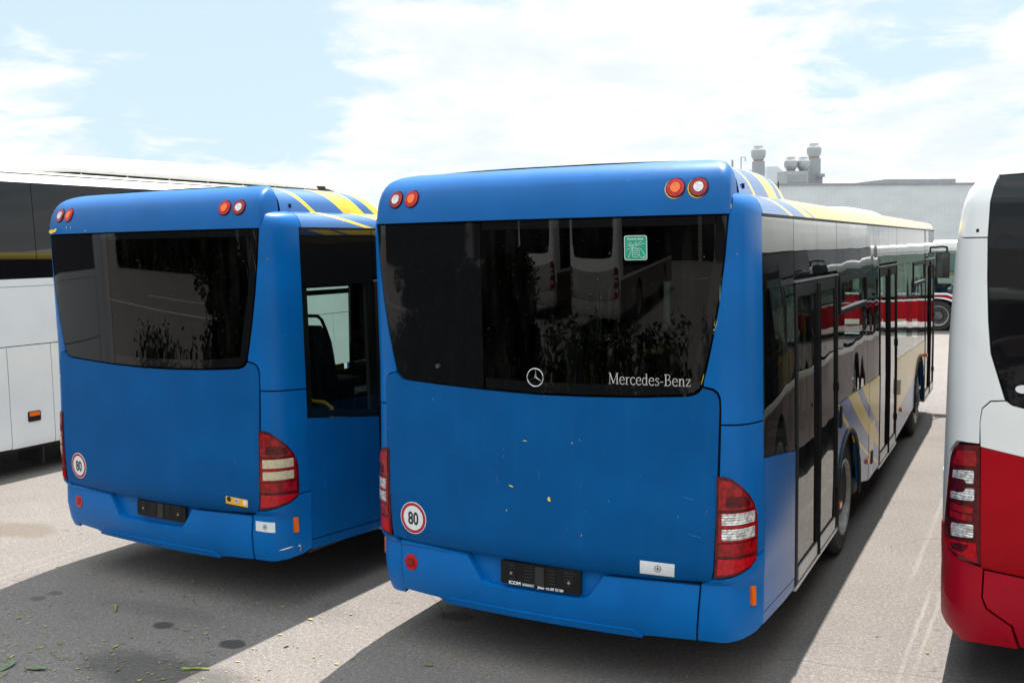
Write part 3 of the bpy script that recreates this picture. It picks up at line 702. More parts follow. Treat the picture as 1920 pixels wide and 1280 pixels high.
    box(bm, (-1.215, 4.1, .34), (1.215, 8.6, .42)); box(bm, (-.7, 8.6, .34), (.7, 11.5, .42)); box(bm, (-1.2, 9.9, .34), (1.2, 11.5, .42)); box(bm, (.7, 8.6, 1.03), (1.19, 9.9, 1.06)); box(bm, (-1.19, 8.6, 1.03), (-.7, 9.9, 1.06)); box(bm, (-.7, 2.75, .36), (.7, 4.1, .44))
    link('floor', bm, 'inner', b, smooth=False)
    bm = bmesh.new(); box(bm, (-.98, .16, .62), (.35, 1.9, 1.18)); box(bm, (-.98, .16, 1.19), (-.36, .75, 2.58)); link('engine_housing', bm, 'inner', b, smooth=False)
    bm = bmesh.new(); box(bm, (-1.14, .16, 2.60), (1.14, 11.3, 2.66)); box(bm, (-1.18, .3, 2.2), (-1.02, 11.3, 2.598)); box(bm, (1.02, .5, 2.34), (1.18, 11.3, 2.598)); link('ceiling_lining', bm, 'inner', b, smooth=False)
    for x, y, zf in ((-.38, 2.52, .83), (-.86, 2.52, .83), (.45, 4.6, .42), (.93, 4.6, .42), (-.45, 5.0, .42), (-.93, 5.0, .42), (-.45, 5.8, .42), (-.93, 5.8, .42), (-.45, 7.4, .42), (-.93, 7.4, .42), (.45, 7.4, .42), (.93, 7.4, .42), (.93, 8.2, .42)):
        seat(b, x, y, zf)
    for pts in ([(.75, 1.30, .45), (.75, 1.30, 1.30), (.72, 1.25, 1.345), (.2, 1.25, 1.36)], [(.70, 2.9, .45), (.70, 2.9, 2.6)], [(-.2, 3.6, .45), (-.2, 3.6, 2.6)], [(.55, 5.2, .42), (.55, 5.2, 2.6)], [(.55, 6.75, .42), (.55, 6.75, 2.6)], [(-.3, 8.0, .42), (-.3, 8.0, 2.6)], [(.9, 9.8, .5), (.9, 9.8, 2.0)]):
        bm = bmesh.new(); tube(bm, pts, .018, 8); link('handrail', bm, 'black' if pts[0] == (.70, 2.9, .45) else 'rail', b)
    bm = bmesh.new(); box(bm, (-1.18, 10.2, .42), (.15, 10.24, 2.3)); box(bm, (-1.18, 8.58, .42), (-.45, 8.61, 2.25)); box(bm, (-1.18, 6.3, .42), (-.75, 6.33, 2.2)); link('partition', bm, 'inner', b, smooth=False)  # cab partition plus added panels, sized to block bright daylight through the bus
    # wing mirror at the front
    bm = bmesh.new(); tube(bm, [(1.10, 11.75, 2.47), (1.20, 12.02, 2.50), (1.30, 12.28, 2.51), (1.37, 12.30, 2.50), (1.38, 12.30, 2.42)], .018, 8); box(bm, (1.10, 11.9, 2.41), (1.2, 12.0, 2.53), .02); mm = link('wing_mirror', bm, 'black', b)
    bm = bmesh.new(); box(bm, (1.21, 12.24, 2.01), (1.42, 12.34, 2.43), .03); link('mirror_housing', bm, 'black', mm)
    bm = bmesh.new(); box(bm, (1.225, 12.236, 2.025), (1.405, 12.239, 2.415)); link('mirror_glass', bm, 'chrome', mm)
    return b
HOODSK = Skin(zr=[2.7, 2.757, 2.83, 2.90, 2.95, 3.0], er=[.028, .028, .036, .055, .078, .12], zs=[2.7, 3.0], es=[.04, .04], xe=1.25, c=.063, W=1.46, yk=.6)

bus = build_bus()

# ------------------------------------------------------------------ what differs between the two blue buses
def speed_sticker(b, u, z):
    s = patch('speed_sticker', SK, circ(u, z, .104, 40), 'stick_w', b, .0065, .002, 0)
    bm = bmesh.new(); n = 40; o, i = circ(u, z, .099, n), circ(u, z, .080, n); vo = [bm.verts.new(SK.P(*p)+SK.N(*p)*.0075) for p in o]; vi = [bm.verts.new(SK.P(*p)+SK.N(*p)*.0075) for p in i]
    for k in range(n): bm.faces.new((vo[k], vo[(k+1) % n], vi[(k+1) % n], vi[k]))
    link('red_ring', bm, 'stick_r', s)
    bm = bmesh.new(); text_bm(bm, SK, '80', u, z-.041, .082, .0078, .74, .003, True); link('numerals', bm, 'stick_k', s)
def gear_mark(bm, u, z, off, r=.02):
    n = 24
    for ra, rb in ((r, r*.88), (r*.30, r*.0)):
        for k in range(n):
            a, c = 2*math.pi*k/n, 2*math.pi*(k+1)/n
            pts = [(u+q*math.cos(t), z+q*math.sin(t)) for q, t in ((ra, a), (ra, c), (rb, c), (rb, a))]
            if rb == 0: pts = pts[:3]
            bm.faces.new([bm.verts.new(SK.P(*p)+SK.N(*p)*off) for p in pts])
    for k in range(8):
        t = 2*math.pi*k/8; stroke_bm(bm, SK, [(u+q*r*math.cos(t), z+q*r*math.sin(t)) for q in (.45, .82)], r*.10, off, lambda a, c: (a, c))
def plate_holder(b, u0, u1, z0, z1, worn):
    uc, zc = (u0+u1)/2, (z0+z1)/2
    p = patch('plate_holder', SK, rounded([(u0, z0+.008), (u1, z0), (u1, z1), (u0, z1-.005)], .01), 'black', b, .012, .02, .006)
    rnd = random.Random(4)
    for half in (-1, 1):
        c = uc+half*(u1-u0)*.25
        for sg in (-1, 1):
            bm = bmesh.new()
            for k in range(5):
                z = zc+.045-.02*k; w = rnd.uniform(.05, .09); patch_bm(bm, SK, rect(c+sg*.03-(.0 if sg > 0 else w*.7), c+sg*.03+(w*.7 if sg > 0 else 0), z, z+.006), .016, .004, .001)
            link('holder_ribs', bm, 'rubber', p)
    patch('holder_bridge', SK, rect(uc-.03, uc+.03, zc-.055, zc+.06), 'rubber', p, .016, .004, .002)
    bm = bmesh.new()
    for q in (-1, 1): patch_bm(bm, SK, circ(uc+q*(u1-u0)*.36, zc+(.0 if q < 0 else -.01), .009, 12), .018, .006, .002)
    link('screw', bm, 'screw', p)
    return p
def flakes(b, spots, mat, off=.0065, name='paint_chip', skin=None):
    SK = skin or globals()['SK']
    bm = bmesh.new(); rnd = random.Random(len(spots))
    for u, z, w, h, a in spots:
        n = 7; pts = []
        for k in range(n):
            t = 2*math.pi*k/n; q = rnd.uniform(.65, 1.1); x, y = w*q*math.cos(t), h*q*math.sin(t)
            pts.append((u+x*math.cos(a)-y*math.sin(a), z+x*math.sin(a)+y*math.cos(a)))
        bm.faces.new([bm.verts.new(SK.P(*p)+SK.N(*p)*off) for p in pts])
    link(name, bm, mat, b, smooth=False)

bus1 = copy_tree(bus)
bus1.location = (-3.369, .196, .003); bus1.rotation_euler = (0, 0, -.052)
bus1['label'] = 'blue city bus left of centre with orange sticker low on its rear and no lettering'
# centre bus
speed_sticker(bus, -.893, .886); speed_sticker(bus1, -.877, .895)
gs = patch('exit_sticker', SK, rect(.580, .712, 2.514, 2.650, .014), 'stick_w', bus, .0055, .002, 0)
patch('sticker_field', SK, rect(.584, .708, 2.518, 2.646, .011), 'stick_g', gs, .0065, .001, 0)
bm = bmesh.new(); text_bm(bm, SK, 'Nouzový výstup', .646, 2.627, .0105, .0085, .98, .0004, True)
T0 = lambda a, c: (.584+a*.124, 2.518+c*.104)
for pts in ([(.36, .62), (.34, .30), (.36, .14), (.58, .12), (.66, .22), (.68, .46), (.58, .56), (.36, .62)], [(.38, .48), (.62, .46)], [(.37, .37), (.62, .35)], [(.37, .26), (.60, .25)], [(.58, .56), (.70, .60), (.84, .42), (.97, .12)], [(.64, .24), (.74, .14), (.80, .06)], [(.42, .62), (.40, .78), (.54, .78), (.52, .60)], [(.40, .70), (.12, .74)], [(.36, .64), (.10, .52)], [(.40, .74), (.22, .94)], [(.46, .80), (.56, .96)], [(.54, .74), (.92, .84)], [(.36, .60), (.22, .30), (.16, .05)], [(.48, .76), (.80, .95)], [(.16, .86), (.30, .72)]):
    stroke_bm(bm, SK, [T0(*q) for q in pts], .0022, .0085, lambda a, c: (a, c))
patch_bm(bm, SK, circ(.584+.124*.87, 2.518+.104*.10, .0055, 10, .004), .0085, .0003, 0)
link('sticker_print', bm, 'stick_w', gs, smooth=False)
bm = bmesh.new(); serif_bm(bm, SK, 'Mercedes-Benz', .470, 1.815, .480, .064, .0055); link('rear_lettering', bm, 'letter', bus, smooth=False)
# three-pointed star in a ring
bm = bmesh.new(); su, sz, sr = .014, 1.834, .0525
tube(bm, [SK.P(su+sr*math.cos(t), sz+sr*math.sin(t))+SK.N(su, sz)*.010 for t in np.linspace(0, 2*math.pi, 37)[:-1]], .0034, 8, True)
cpt = bm.verts.new(SK.P(su, sz)+SK.N(su, sz)*.018)
ringv = []
for k in range(6):
    t = math.pi/2+k*math.pi/3; q = sr-.002 if k % 2 == 0 else .0070
    ringv.append(bm.verts.new(SK.P(su+q*math.cos(t), sz+q*math.sin(t))+SK.N(su, sz)*.007))
for k in range(6): bm.faces.new((cpt, ringv[k], ringv[(k+1) % 6]))
link('star_emblem', bm, 'chrome', bus, ang=10)
bm = bmesh.new(); patch_bm(bm, SK, circ(-.68, 1.872, .013, 16), .012, .012, .004); link('window_washer_jet', bm, 'chrome', bus)
ws = patch('white_sticker', SK, [(.652, .737), (.851, .734), (.854, .806), (.653, .810)], 'stick_w', bus, .0065, .002, 0)
bm = bmesh.new(); gear_mark(bm, .757, .772, .0085); link('gear_print', bm, 'stick_k', ws, smooth=False)
pl = plate_holder(bus, -.250, .284, .552, .704, False)
bm = bmesh.new(); text_bm(bm, SK, 'ICOM', -.192, .561, .020, .0145, 1.15, .0012); link('dealer_name', bm, 'stick_w', pl, smooth=False)
bm = bmesh.new(); text_bm(bm, SK, 'Jihlava · tel.: 567 121 260', .005, .558, .015, .0145, .80, .0010); link('phone_print', bm, 'stick_w', pl, smooth=False)
bm = bmesh.new(); patch_bm(bm, SK, rect(-.100, -.020, .560, .576), .014, .002, 0); gp = link('print_box', bm, 'grey_print', pl)
bm = bmesh.new(); text_bm(bm, SK, 'transport a.s.', -.097, .564, .009, .0155, .95, .0004); link('box_print', bm, 'stick_w', gp, smooth=False)
flakes(bus, [(-.06, 1.452, .018, .003, -.1), (.245, 1.46, .006, .004, 0), (-.155, 1.17, .018, .005, -.2), (.095, 1.115, .013, .017, .3), (.30, .92, .002, .009, .3), (-.72, 1.66, .003, .002, 0), (-.19, 1.02, .003, .006, .4)], 'yellow_paint')
flakes(bus, [(-.25, 1.20, .0015, .03, .2), (.03, 1.25, .0015, .035, .1), (.30, 1.22, .0015, .03, -.2), (.93, 1.19, .045, .003, -.2), (.97, .98, .05, .002, -.2)], 'scratch', name='scratches')
# yellow edges round the roof lamps and pillar top
for s_, us in ((1, (.985, .858)),):
    bm = bmesh.new()
    for uu in us: patch_bm(bm, HOODSK, circ(uu-.004, 2.9005, .056), .0022, .004, 0)
    link('lamp_surround', bm, 'yellow_paint', bus)
flakes(bus, [(1.200, 2.80, .003, .03, -.3), (1.014, 1.86, .0015, .04, -.25), (1.095, 2.16, .0012, .03, -.25)], 'yellow_paint', .0045, 'worn_edge')
# left bus
ob = patch('orange_sticker', SK, [(.775, .772), (.971, .757), (.973, .811), (.776, .827)], 'stick_y', bus1, .0065, .002, 0)
bm = bmesh.new(); patch_bm(bm, SK, circ(.948, .79, .019, 18), .0085, .001, 0); patch_bm(bm, SK, circ(.875, .797, .019, 18), .0085, .001, 0); link('sticker_discs', bm, 'stick_w', ob)
bm = bmesh.new(); patch_bm(bm, SK, circ(.805, .806, .019, 18), .0085, .001, 0); patch_bm(bm, SK, [(.780, .760), (.968, .745), (.970, .757), (.780, .772)], .0075, .001, 0); gear_mark(bm, .875, .797, .011, .014); link('sticker_print', bm, 'stick_k', ob)
w1 = patch('white_sticker', SK, [(1.02, .586), (1.207, .577), (1.207, .651), (1.02, .657)], 'stick_w', bus1, .0125, .002, 0)
bm = bmesh.new(); gear_mark(bm, 1.105, .618, .0145); link('gear_print', bm, 'stick_k', w1, smooth=False)
plate_holder(bus1, -.170, .355, .575, .708, True)
flakes(bus1, [(-1.075, 2.778, .05, .018, 0), (-1.03, 2.786, .03, .016, .2), (-.60, 2.775, .012, .004, 0), (-.80, 2.80, .004, .012, .2), (-.86, 2.805, .004, .01, -.4)], 'yellow_paint', .004, 'paint_chip', HOODSK)
flakes(bus1, [(-1.23, 1.89, .02, .008, 1.2), (-1.20, 1.85, .012, .035, .1), (-1.24, 2.0, .008, .008, 0), (-1.32, .52, .02, .01, 0)], 'yellow_paint', .013)
flakes(bus1, [(1.30, .45, .07, .006, .1), (1.42, .455, .012, .008, .1)], 'stick_w', .0125, 'scratches')
flakes(bus1, [(1.43, .43, .008, .025, 0)], 'screw', .0125, 'rust_spot')
for o in [q for q in bpy.data.objects if q.name.startswith('clear_lens')]:
    if o.parent and o.parent.parent is bus1:
        o.data = o.data.copy(); o.data.materials[0] = M['clear_old']

# ------------------------------------------------------------------ red and white city bus on the right
SK2 = Skin(zr=[.25, .36, .45, .6, .82, .85, 1.0, 2.0, 2.6, 2.8, 2.9, 2.95, 2.97], er=[.16, .10, .065, .045, .06, .035, .03, .03, .05, .075, .12, .165, .20],
           zs=[.25, .4, 1.2, 2.0, 2.5, 2.6, 2.75, 2.87, 2.92, 2.95, 2.97], es=[.04, .0, 0, .015, .045, .055, .075, .11, .145, .175, .20])
def build_right_bus():
    b = empty('city_bus', (3.44, .60, 0), label='red and white city bus at the right edge with a black rear window', cat='bus')
    k = SK2.U
    edge = [(1.030, 1.99), (1.048, 2.167), (1.060, 2.395), (1.066, 2.60), (1.062, 2.80), (1.05, 2.88), (1.03, 2.937)]
    low = [(.866, 1.712), (.925, 1.725), (.955, 1.752), (.985, 1.85)]
    win = low+edge
    full = win+[(-a, q) for a, q in win[::-1]]+[(-.5, 1.69), (0, 1.68), (.5, 1.69)]
    patch('rear_window', SK2, full, 'glass_black_rear', b, 0, .02, .003)
    for s in (-1, 1):
        f = lambda p: [(s*a, q) for a, q in p]
        patch('corner_pillar', SK2, f([(1.084, 1.495), (1.084, 1.62), (1.075, 1.69), (1.03, 1.735), (.962, 1.742), (.995, 1.85), (1.038, 1.99), (1.056, 2.167), (1.068, 2.395), (1.073, 2.604), (1.52, 2.604), (1.52, .99), (1.385, .99), (1.33, 1.42), (1.235, 1.495)]), 'white', b, .003, .03, .004)
        patch('hood_side', SK2, f([(1.073, 2.611), (1.070, 2.80), (1.058, 2.88), (1.04, 2.945), (1.9, 2.945), (1.9, 2.611)]), 'white', b, .003, .03, .005)
        bm = bmesh.new(); patch_bm(bm, SK2, circ(s*1.135, 2.645, .010, 12), .005, .004, 0); link('hood_latch', bm, 'black', b)
        lo = rounded([(1.078, 1.487), (1.225, 1.474), (1.285, 1.41), (1.325, 1.2), (1.375, .955), (1.31, .872), (1.17, .835), (1.062, .826)], [.005, .04, .04, .01, .04, .04, .04, .005])
        t = patch('taillight', SK2, f(lo), 'redlens_dark', b, .010, .03, .006)
        sub = lambda n, p, m, off=.0145: patch(n, SK2, f(p), m, t, off, .006, .002)
        sub('top_lens', rounded([(1.095, 1.455), (1.215, 1.443), (1.255, 1.36), (1.09, 1.37)], .01), 'redlens')
        sub('clear_lens', rounded([(1.105, 1.345), (1.245, 1.33), (1.25, 1.285), (1.16, 1.29), (1.145, 1.268), (1.105, 1.272)], .01), 'clear', .0165)
        sub('clear_lens', rounded([(1.10, 1.245), (1.145, 1.245), (1.165, 1.215), (1.262, 1.205), (1.265, 1.165), (1.10, 1.178)], .01), 'clear', .0165)
        for zz in (1.12, 1.075): sub('red_bar', rect(1.105, 1.27, zz-.015, zz+.02, .006), 'redlens')
        sub('reverse_lens', rounded([(1.10, 1.055-.01), (1.25, 1.03), (1.255, .955), (1.10, .972)], .012), 'clear', .0165)
        sub('lower_lens', rounded([(1.085, .945), (1.355, .925), (1.30, .885), (1.17, .855), (1.075, .845)], .012), 'redlens_bright')
        sub('fog_lens', rounded([(1.12, .93), (1.27, .915), (1.25, .88), (1.16, .88)], .015), 'redlens_dark', .0165)
        patch('bumper_corner', SK2, f([(1.052, .800), (1.165, .822), (1.315, .862), (1.39, .95), (1.40, .98), (1.52, .98), (1.52, .43), (1.42, .40), (1.262, .352), (1.158, .36), (.87, .372), (.902, .495), (1.03, .575), (1.055, .64)]), 'red_bumper', b, .008, .05, .012)
        patch('bumper_fin', SK2, f([(1.40, .60), (1.20, .545), (.92, .44), (.90, .40), (1.25, .42), (1.42, .50)]), 'red_bumper', b, .010, .02, .008)
    cov = [(1.062, .80), (1.075, 1.481), (1.080, 1.613), (1.070, 1.685), (1.028, 1.727), (.957, 1.735), (.925, 1.713), (.866, 1.70), (.5, 1.678)]
    full = [(-a, q) for a, q in cov]+[(a, q) for a, q in cov[::-1]]
    ec = patch('engine_cover', SK2, [(-1.062, .80), (-1.074, 1.477), (-.857, 1.440), (-.5, 1.40), (0, 1.38), (.5, 1.40), (.857, 1.440), (1.074, 1.477), (1.062, .80), (.5, .76), (0, .75), (-.5, .76)], 'red', b, .003, .03, .002)
    up = cov[2:]; patch('cover_upper_band', SK2, [(-1.0745, 1.480), (-.857, 1.443), (-.5, 1.403), (0, 1.383), (.5, 1.403), (.857, 1.443), (1.0745, 1.480)]+up+[(-a, q) for a, q in up[::-1]], 'white', ec, .003, .03, .002)
    patch('bumper', SK2, [(-1.042, .788), (-.5, .75), (0, .74), (.5, .75), (1.042, .788), (1.045, .64), (1.02, .585), (.89, .505), (.855, .385), (0, .38), (-.855, .385), (-.89, .505), (-1.02, .585), (-1.045, .64)], 'red_bumper', b, .006, .05, .012)
    bm = bmesh.new(); patch_bm(bm, SK2, circ(-.875, 1.805, .036, 28, .022), .006, .006, .003); link('oval_badge', bm, 'stick_w', b)
    for s in (-1, 1):
        f = lambda p: [(s*k(a), q) for a, q in p]
        ar, af = arch_out(3.4, .58, zc=.48), arch_out(9.245, .58, zc=.48)
        patch('side_panel', SK2, f([(.425, .43), (.425, 1.22), (5.8, 1.20), (5.8, .37)]+[q for q in ar[::-1] if q[1] > .37]), 'flank_grey', b, .002, .03, .003)
        patch('side_panel', SK2, f([(5.81, .37), (5.81, 1.20), (11.4, 1.15), (11.4, .37)]+[q for q in af[::-1] if q[1] > .37]), 'flank_grey', b, .002, .03, .003)
        patch('belt_stripe', SK2, f([(.425, 1.20), (.425, 1.27), (11.4, 1.20), (11.4, 1.13)]), 'white', b, .005, .004, .001)
        for y0, y1 in ((.8, 2.6), (2.61, 4.5), (4.51, 6.4), (6.41, 8.2), (8.21, 9.9), (9.91, 11.4)):
            patch('side_window', SK2, f([(y0, 1.275), (y1, 1.23), (y1, 2.55), (y0, 2.55)]), 'glass_black', b, 0, .02, .002)
        patch('rear_quarter', SK2, f([(.425, 1.275), (.79, 1.26), (.79, 2.60), (.425, 2.60)]), 'white', b, .002, .03, .003)
        patch('cantrail', SK2, f([(.79, 2.557), (11.4, 2.557), (11.4, 2.945), (.79, 2.945)]), 'white', b, .0015, .03, .002)
        wheel(b, s*1.235, 3.4, .48, s, True); wheel(b, s*1.235, 9.245, .48, s, False)
        patch('front_mask', SK2, [(s*k(11.41), .4), (s*SK2.D[-1], .4), (s*SK2.D[-1], 2.9), (s*k(11.41), 2.9)], 'glass_black', b, 0, .03, .002)
    bm = bmesh.new(); rows = [[(x, y, 2.945+.02*(1-(x/1.0)**2)-(0.05 if y > 11.5 else 0)) for x in np.linspace(-1.04, 1.04, 9)] for y in (.26, .6, 3, 8, 11.4, 11.8)]
    grid_mesh(bm, rows); link('roof', bm, 'white_roof', b, ang=60)
    bm = bmesh.new(); box(bm, (-.75, 5.0, 2.95), (.75, 7.6, 3.12), .06); link('roof_ventilator', bm, 'white_roof', b)
    bm = bmesh.new()
    for s in (1, -1):
        f = lambda pts: [(s*a, q) for a, q in pts]
        patch_bm(bm, SK2, f([(0, .45), (k(.5), .45), (k(.5), 2.93), (0, 2.93)]), -.034, .01, 0)
        patch_bm(bm, SK2, f([(k(.5), .38), (k(2.7), .40), (k(2.85), 1.05), (k(4.0), 1.05), (k(4.1), .40), (k(8.6), .40), (k(8.7), 1.05), (k(9.8), 1.05), (k(9.9), .40), (k(11.4), .40), (k(11.4), 2.9), (k(.5), 2.9)]), -.034, .01, 0)
    link('body_frame', bm, 'gap', b, smooth=False)
    bm = bmesh.new(); box(bm, (-.95, .2, .42), (.95, .6, .5)); box(bm, (-.75, .5, .34), (.75, 11.6, .42)); box(bm, (-1.2, 4.1, .34), (1.2, 8.6, .42)); box(bm, (-1.2, .5, .36), (1.2, 2.75, .44)); link('underfloor', bm, 'gap', b, smooth=False)
    return b
rbus = build_right_bus()

# ------------------------------------------------------------------ white touring coach on the left
SKC = Skin(L=12.6, zr=[.3, .5, 1.2, 2.5, 3.3, 3.5, 3.58, 3.62], er=[.08, .03, 0, .03, .10, .18, .28, .45],
           zs=[.3, .4, 1.3, 2.3, 3.40, 3.46, 3.52, 3.565, 3.60], es=[.02, 0, 0, .02, .055, .07, .10, .16, .28])
def build_coach():
    b = empty('touring_coach', (-9.175, -2.25, 0), label='tall white touring coach with black side windows, beyond the left blue bus', cat='coach')
    k = SKC.U; o = 2.25
    def f(p, s=1): return [(s*k(a+o), q) for a, q in p]
    def belt(y): return 2.325+.004*(y-2.4)
    for s in (1, -1):
        ys = [-1.8, 2.44, 3.03, 3.30, 4.6, 5.9, 6.9, 8.6, 9.75]
        top = lambda y: min(2.95, belt(max(y, 1.2)))
        for y0, y1 in zip(ys, ys[1:]):
            if (y0, y1) == (6.9, 8.6):
                a = [q for q in arch_out(7.75, .60, zc=.50)[::-1] if q[1] > .37]
                patch('luggage_door', SKC, f([(y0+.005, .36), (y0+.005, 1.545), (y1-.005, 1.545), (y1-.005, .36)]+a, s), 'coach_white', b, .002, .03, .004)
            elif (y0, y1) == (-1.8, 2.44):
                a = [q for q in arch_out(.6, .60, zc=.50)[::-1] if q[1] > .37]
                patch('luggage_door', SKC, f([(y0+.005, .36), (y0+.005, 1.545), (y1-.005, 1.545), (y1-.005, .36)]+a, s), 'coach_white', b, .002, .03, .004)
            else: patch('luggage_door', SKC, f(rect(y0+.005, y1-.005, .355, 1.545), s), 'coach_white', b, .002, .03, .004)
        yy = list(np.linspace(-1.8, 9.75, 24))
        patch('waist_panel', SKC, f([(-1.8, 1.555), (9.75, 1.555)]+[(y, top(y)-.09) for y in yy[::-1]], s), 'coach_white', b, .002, .03, .003)
        patch('belt_moulding', SKC, f([(y, top(y)-.085) for y in yy]+[(y, top(y)) for y in yy[::-1]], s), 'coach_white', b, .006, .03, .004)
        ws = [-1.8, .9, 2.93, 4.9, 6.9, 8.9, 9.75]
        for y0, y1 in zip(ws, ws[1:]):
            ym = [y0+.004+(y1-y0-.008)*t for t in (0, .33, .66, 1)]
            patch('side_window', SKC, f([(y, top(y)+.006) for y in ym]+[(y1-.004, 3.445), (y0+.004, 3.445)], s), 'coach_glass', b, 0, .02, .002)
        patch('roof_cove', SKC, f([(-1.8, 3.45), (9.75, 3.45), (9.75, 3.60), (-1.8, 3.60)], s), 'white_roof', b, .004, .03, .003)
        patch('sill', SKC, f(rect(-1.8, 9.75, .315, .349), s), 'black', b, -.01, .03, .003)
        e = k(9.76+o); patch('front_mask', SKC, [(s*e, .36), (s*SKC.D[-1], .36), (s*SKC.D[-1], 1.3), (s*e, 1.3)], 'coach_white', b, 0, .03, .003)
        patch('windscreen', SKC, [(s*e, 1.31), (s*SKC.D[-1], 1.31), (s*SKC.D[-1], 3.4), (s*e, 3.4)], 'coach_glass', b, 0, .03, .003)
        patch('rear_mask', SKC, [(0, .4), (s*k(.44), .4), (s*k(.44), 3.58), (0, 3.58)], 'coach_white', b, 0, .03, .003)
        for q in (.6, 7.75): wheel(b, s*1.23, q+o, .50, s, q < 1)
        am = patch('side_marker', SKC, f(rect(2.665, 2.835, .645, .765, .02), s), 'black', b, .012, .02, .006)
        patch('marker_lens', SKC, f(rect(2.68, 2.82, .708, .757, .01), s), 'amber', am, .016, .01, .003)
        bm = bmesh.new(); box(bm, (min(s*1.2, s*.75), 2.9+o, .10), (max(s*1.2, s*.75), 2.915+o, .42), .004); link('mud_flap', bm, 'rubber', b)
    bm = bmesh.new(); rows = [[(x, y, 3.575+.02*(1-(x/1.06)**2)) for x in np.linspace(-1.06, 1.06, 11)] for y in (.4, 6, 11.9)]
    grid_mesh(bm, rows); link('roof', bm, 'white_roof', b)
    # raised roof spoiler over a dark slot
    bm = bmesh.new(); rows = []
    for y, zt, w in ((2.45, 3.62, .80), (2.65, 3.70, .86), (3.0, 3.775, .92), (3.8, 3.85, .95), (5.5, 3.885, .96), (7.5, 3.88, .96), (8.3, 3.85, .94), (8.8, 3.79, .90), (9.05, 3.72, .85)):
        zb = 3.598 if y < 3.6 else 3.638
        rows.append([(-w, y+o, zb), (-w+.005, y+o, zb+(zt-zb)*.4), (-w+.06, y+o, zb+(zt-zb)*.8), (-w+.16, y+o, zt), (0, y+o, zt+.02), (w-.16, y+o, zt), (w-.06, y+o, zb+(zt-zb)*.8), (w-.005, y+o, zb+(zt-zb)*.4), (w, y+o, zb)])
    grid_mesh(bm, rows); link('roof_spoiler', bm, 'white_roof', b, ang=50)
    bm = bmesh.new(); box(bm, (-.86, 3.3+o, 3.57), (.90, 9.0+o, 3.70)); link('spoiler_slot', bm, 'gap', b)
    bm = bmesh.new()
    bm.free()
    for y in np.arange(3.9, 8.8, .75):
        bm = bmesh.new(); box(bm, (.90, y+o, 3.59), (.93, y+.015+o, 3.70), .003); link('spoiler_bracket', bm, 'alu', b)
    bm = bmesh.new(); rows = [[(x, y+o, 3.58+z*q) for x, z in ((-.7, 0), (-.66, .1), (-.5, .14), (.5, .14), (.66, .1), (.7, 0))] for y, q in ((9.0, .2), (9.05, 1), (9.4, 1), (9.55, .7), (9.65, .1))]
    grid_mesh(bm, rows); ac = link('air_conditioner', bm, 'black', b, ang=40)
    bm = bmesh.new(); box(bm, (.3, 9.3+o, 3.71), (.33, 9.4+o, 3.80), .01); link('aerial_fin', bm, 'black', b)
    bm = bmesh.new()
    for s in (1, -1):
        patch_bm(bm, SKC, [(s*k(.3), .40), (s*k(12.0), .40), (s*k(12.0), 3.5), (s*k(.3), 3.5)], -.05, .01, 0)
    box(bm, (-1.15, .3, .40), (.7, 12.1, .48)); link('body_frame', bm, 'gap', b, smooth=False)
    return b
coach = build_coach()

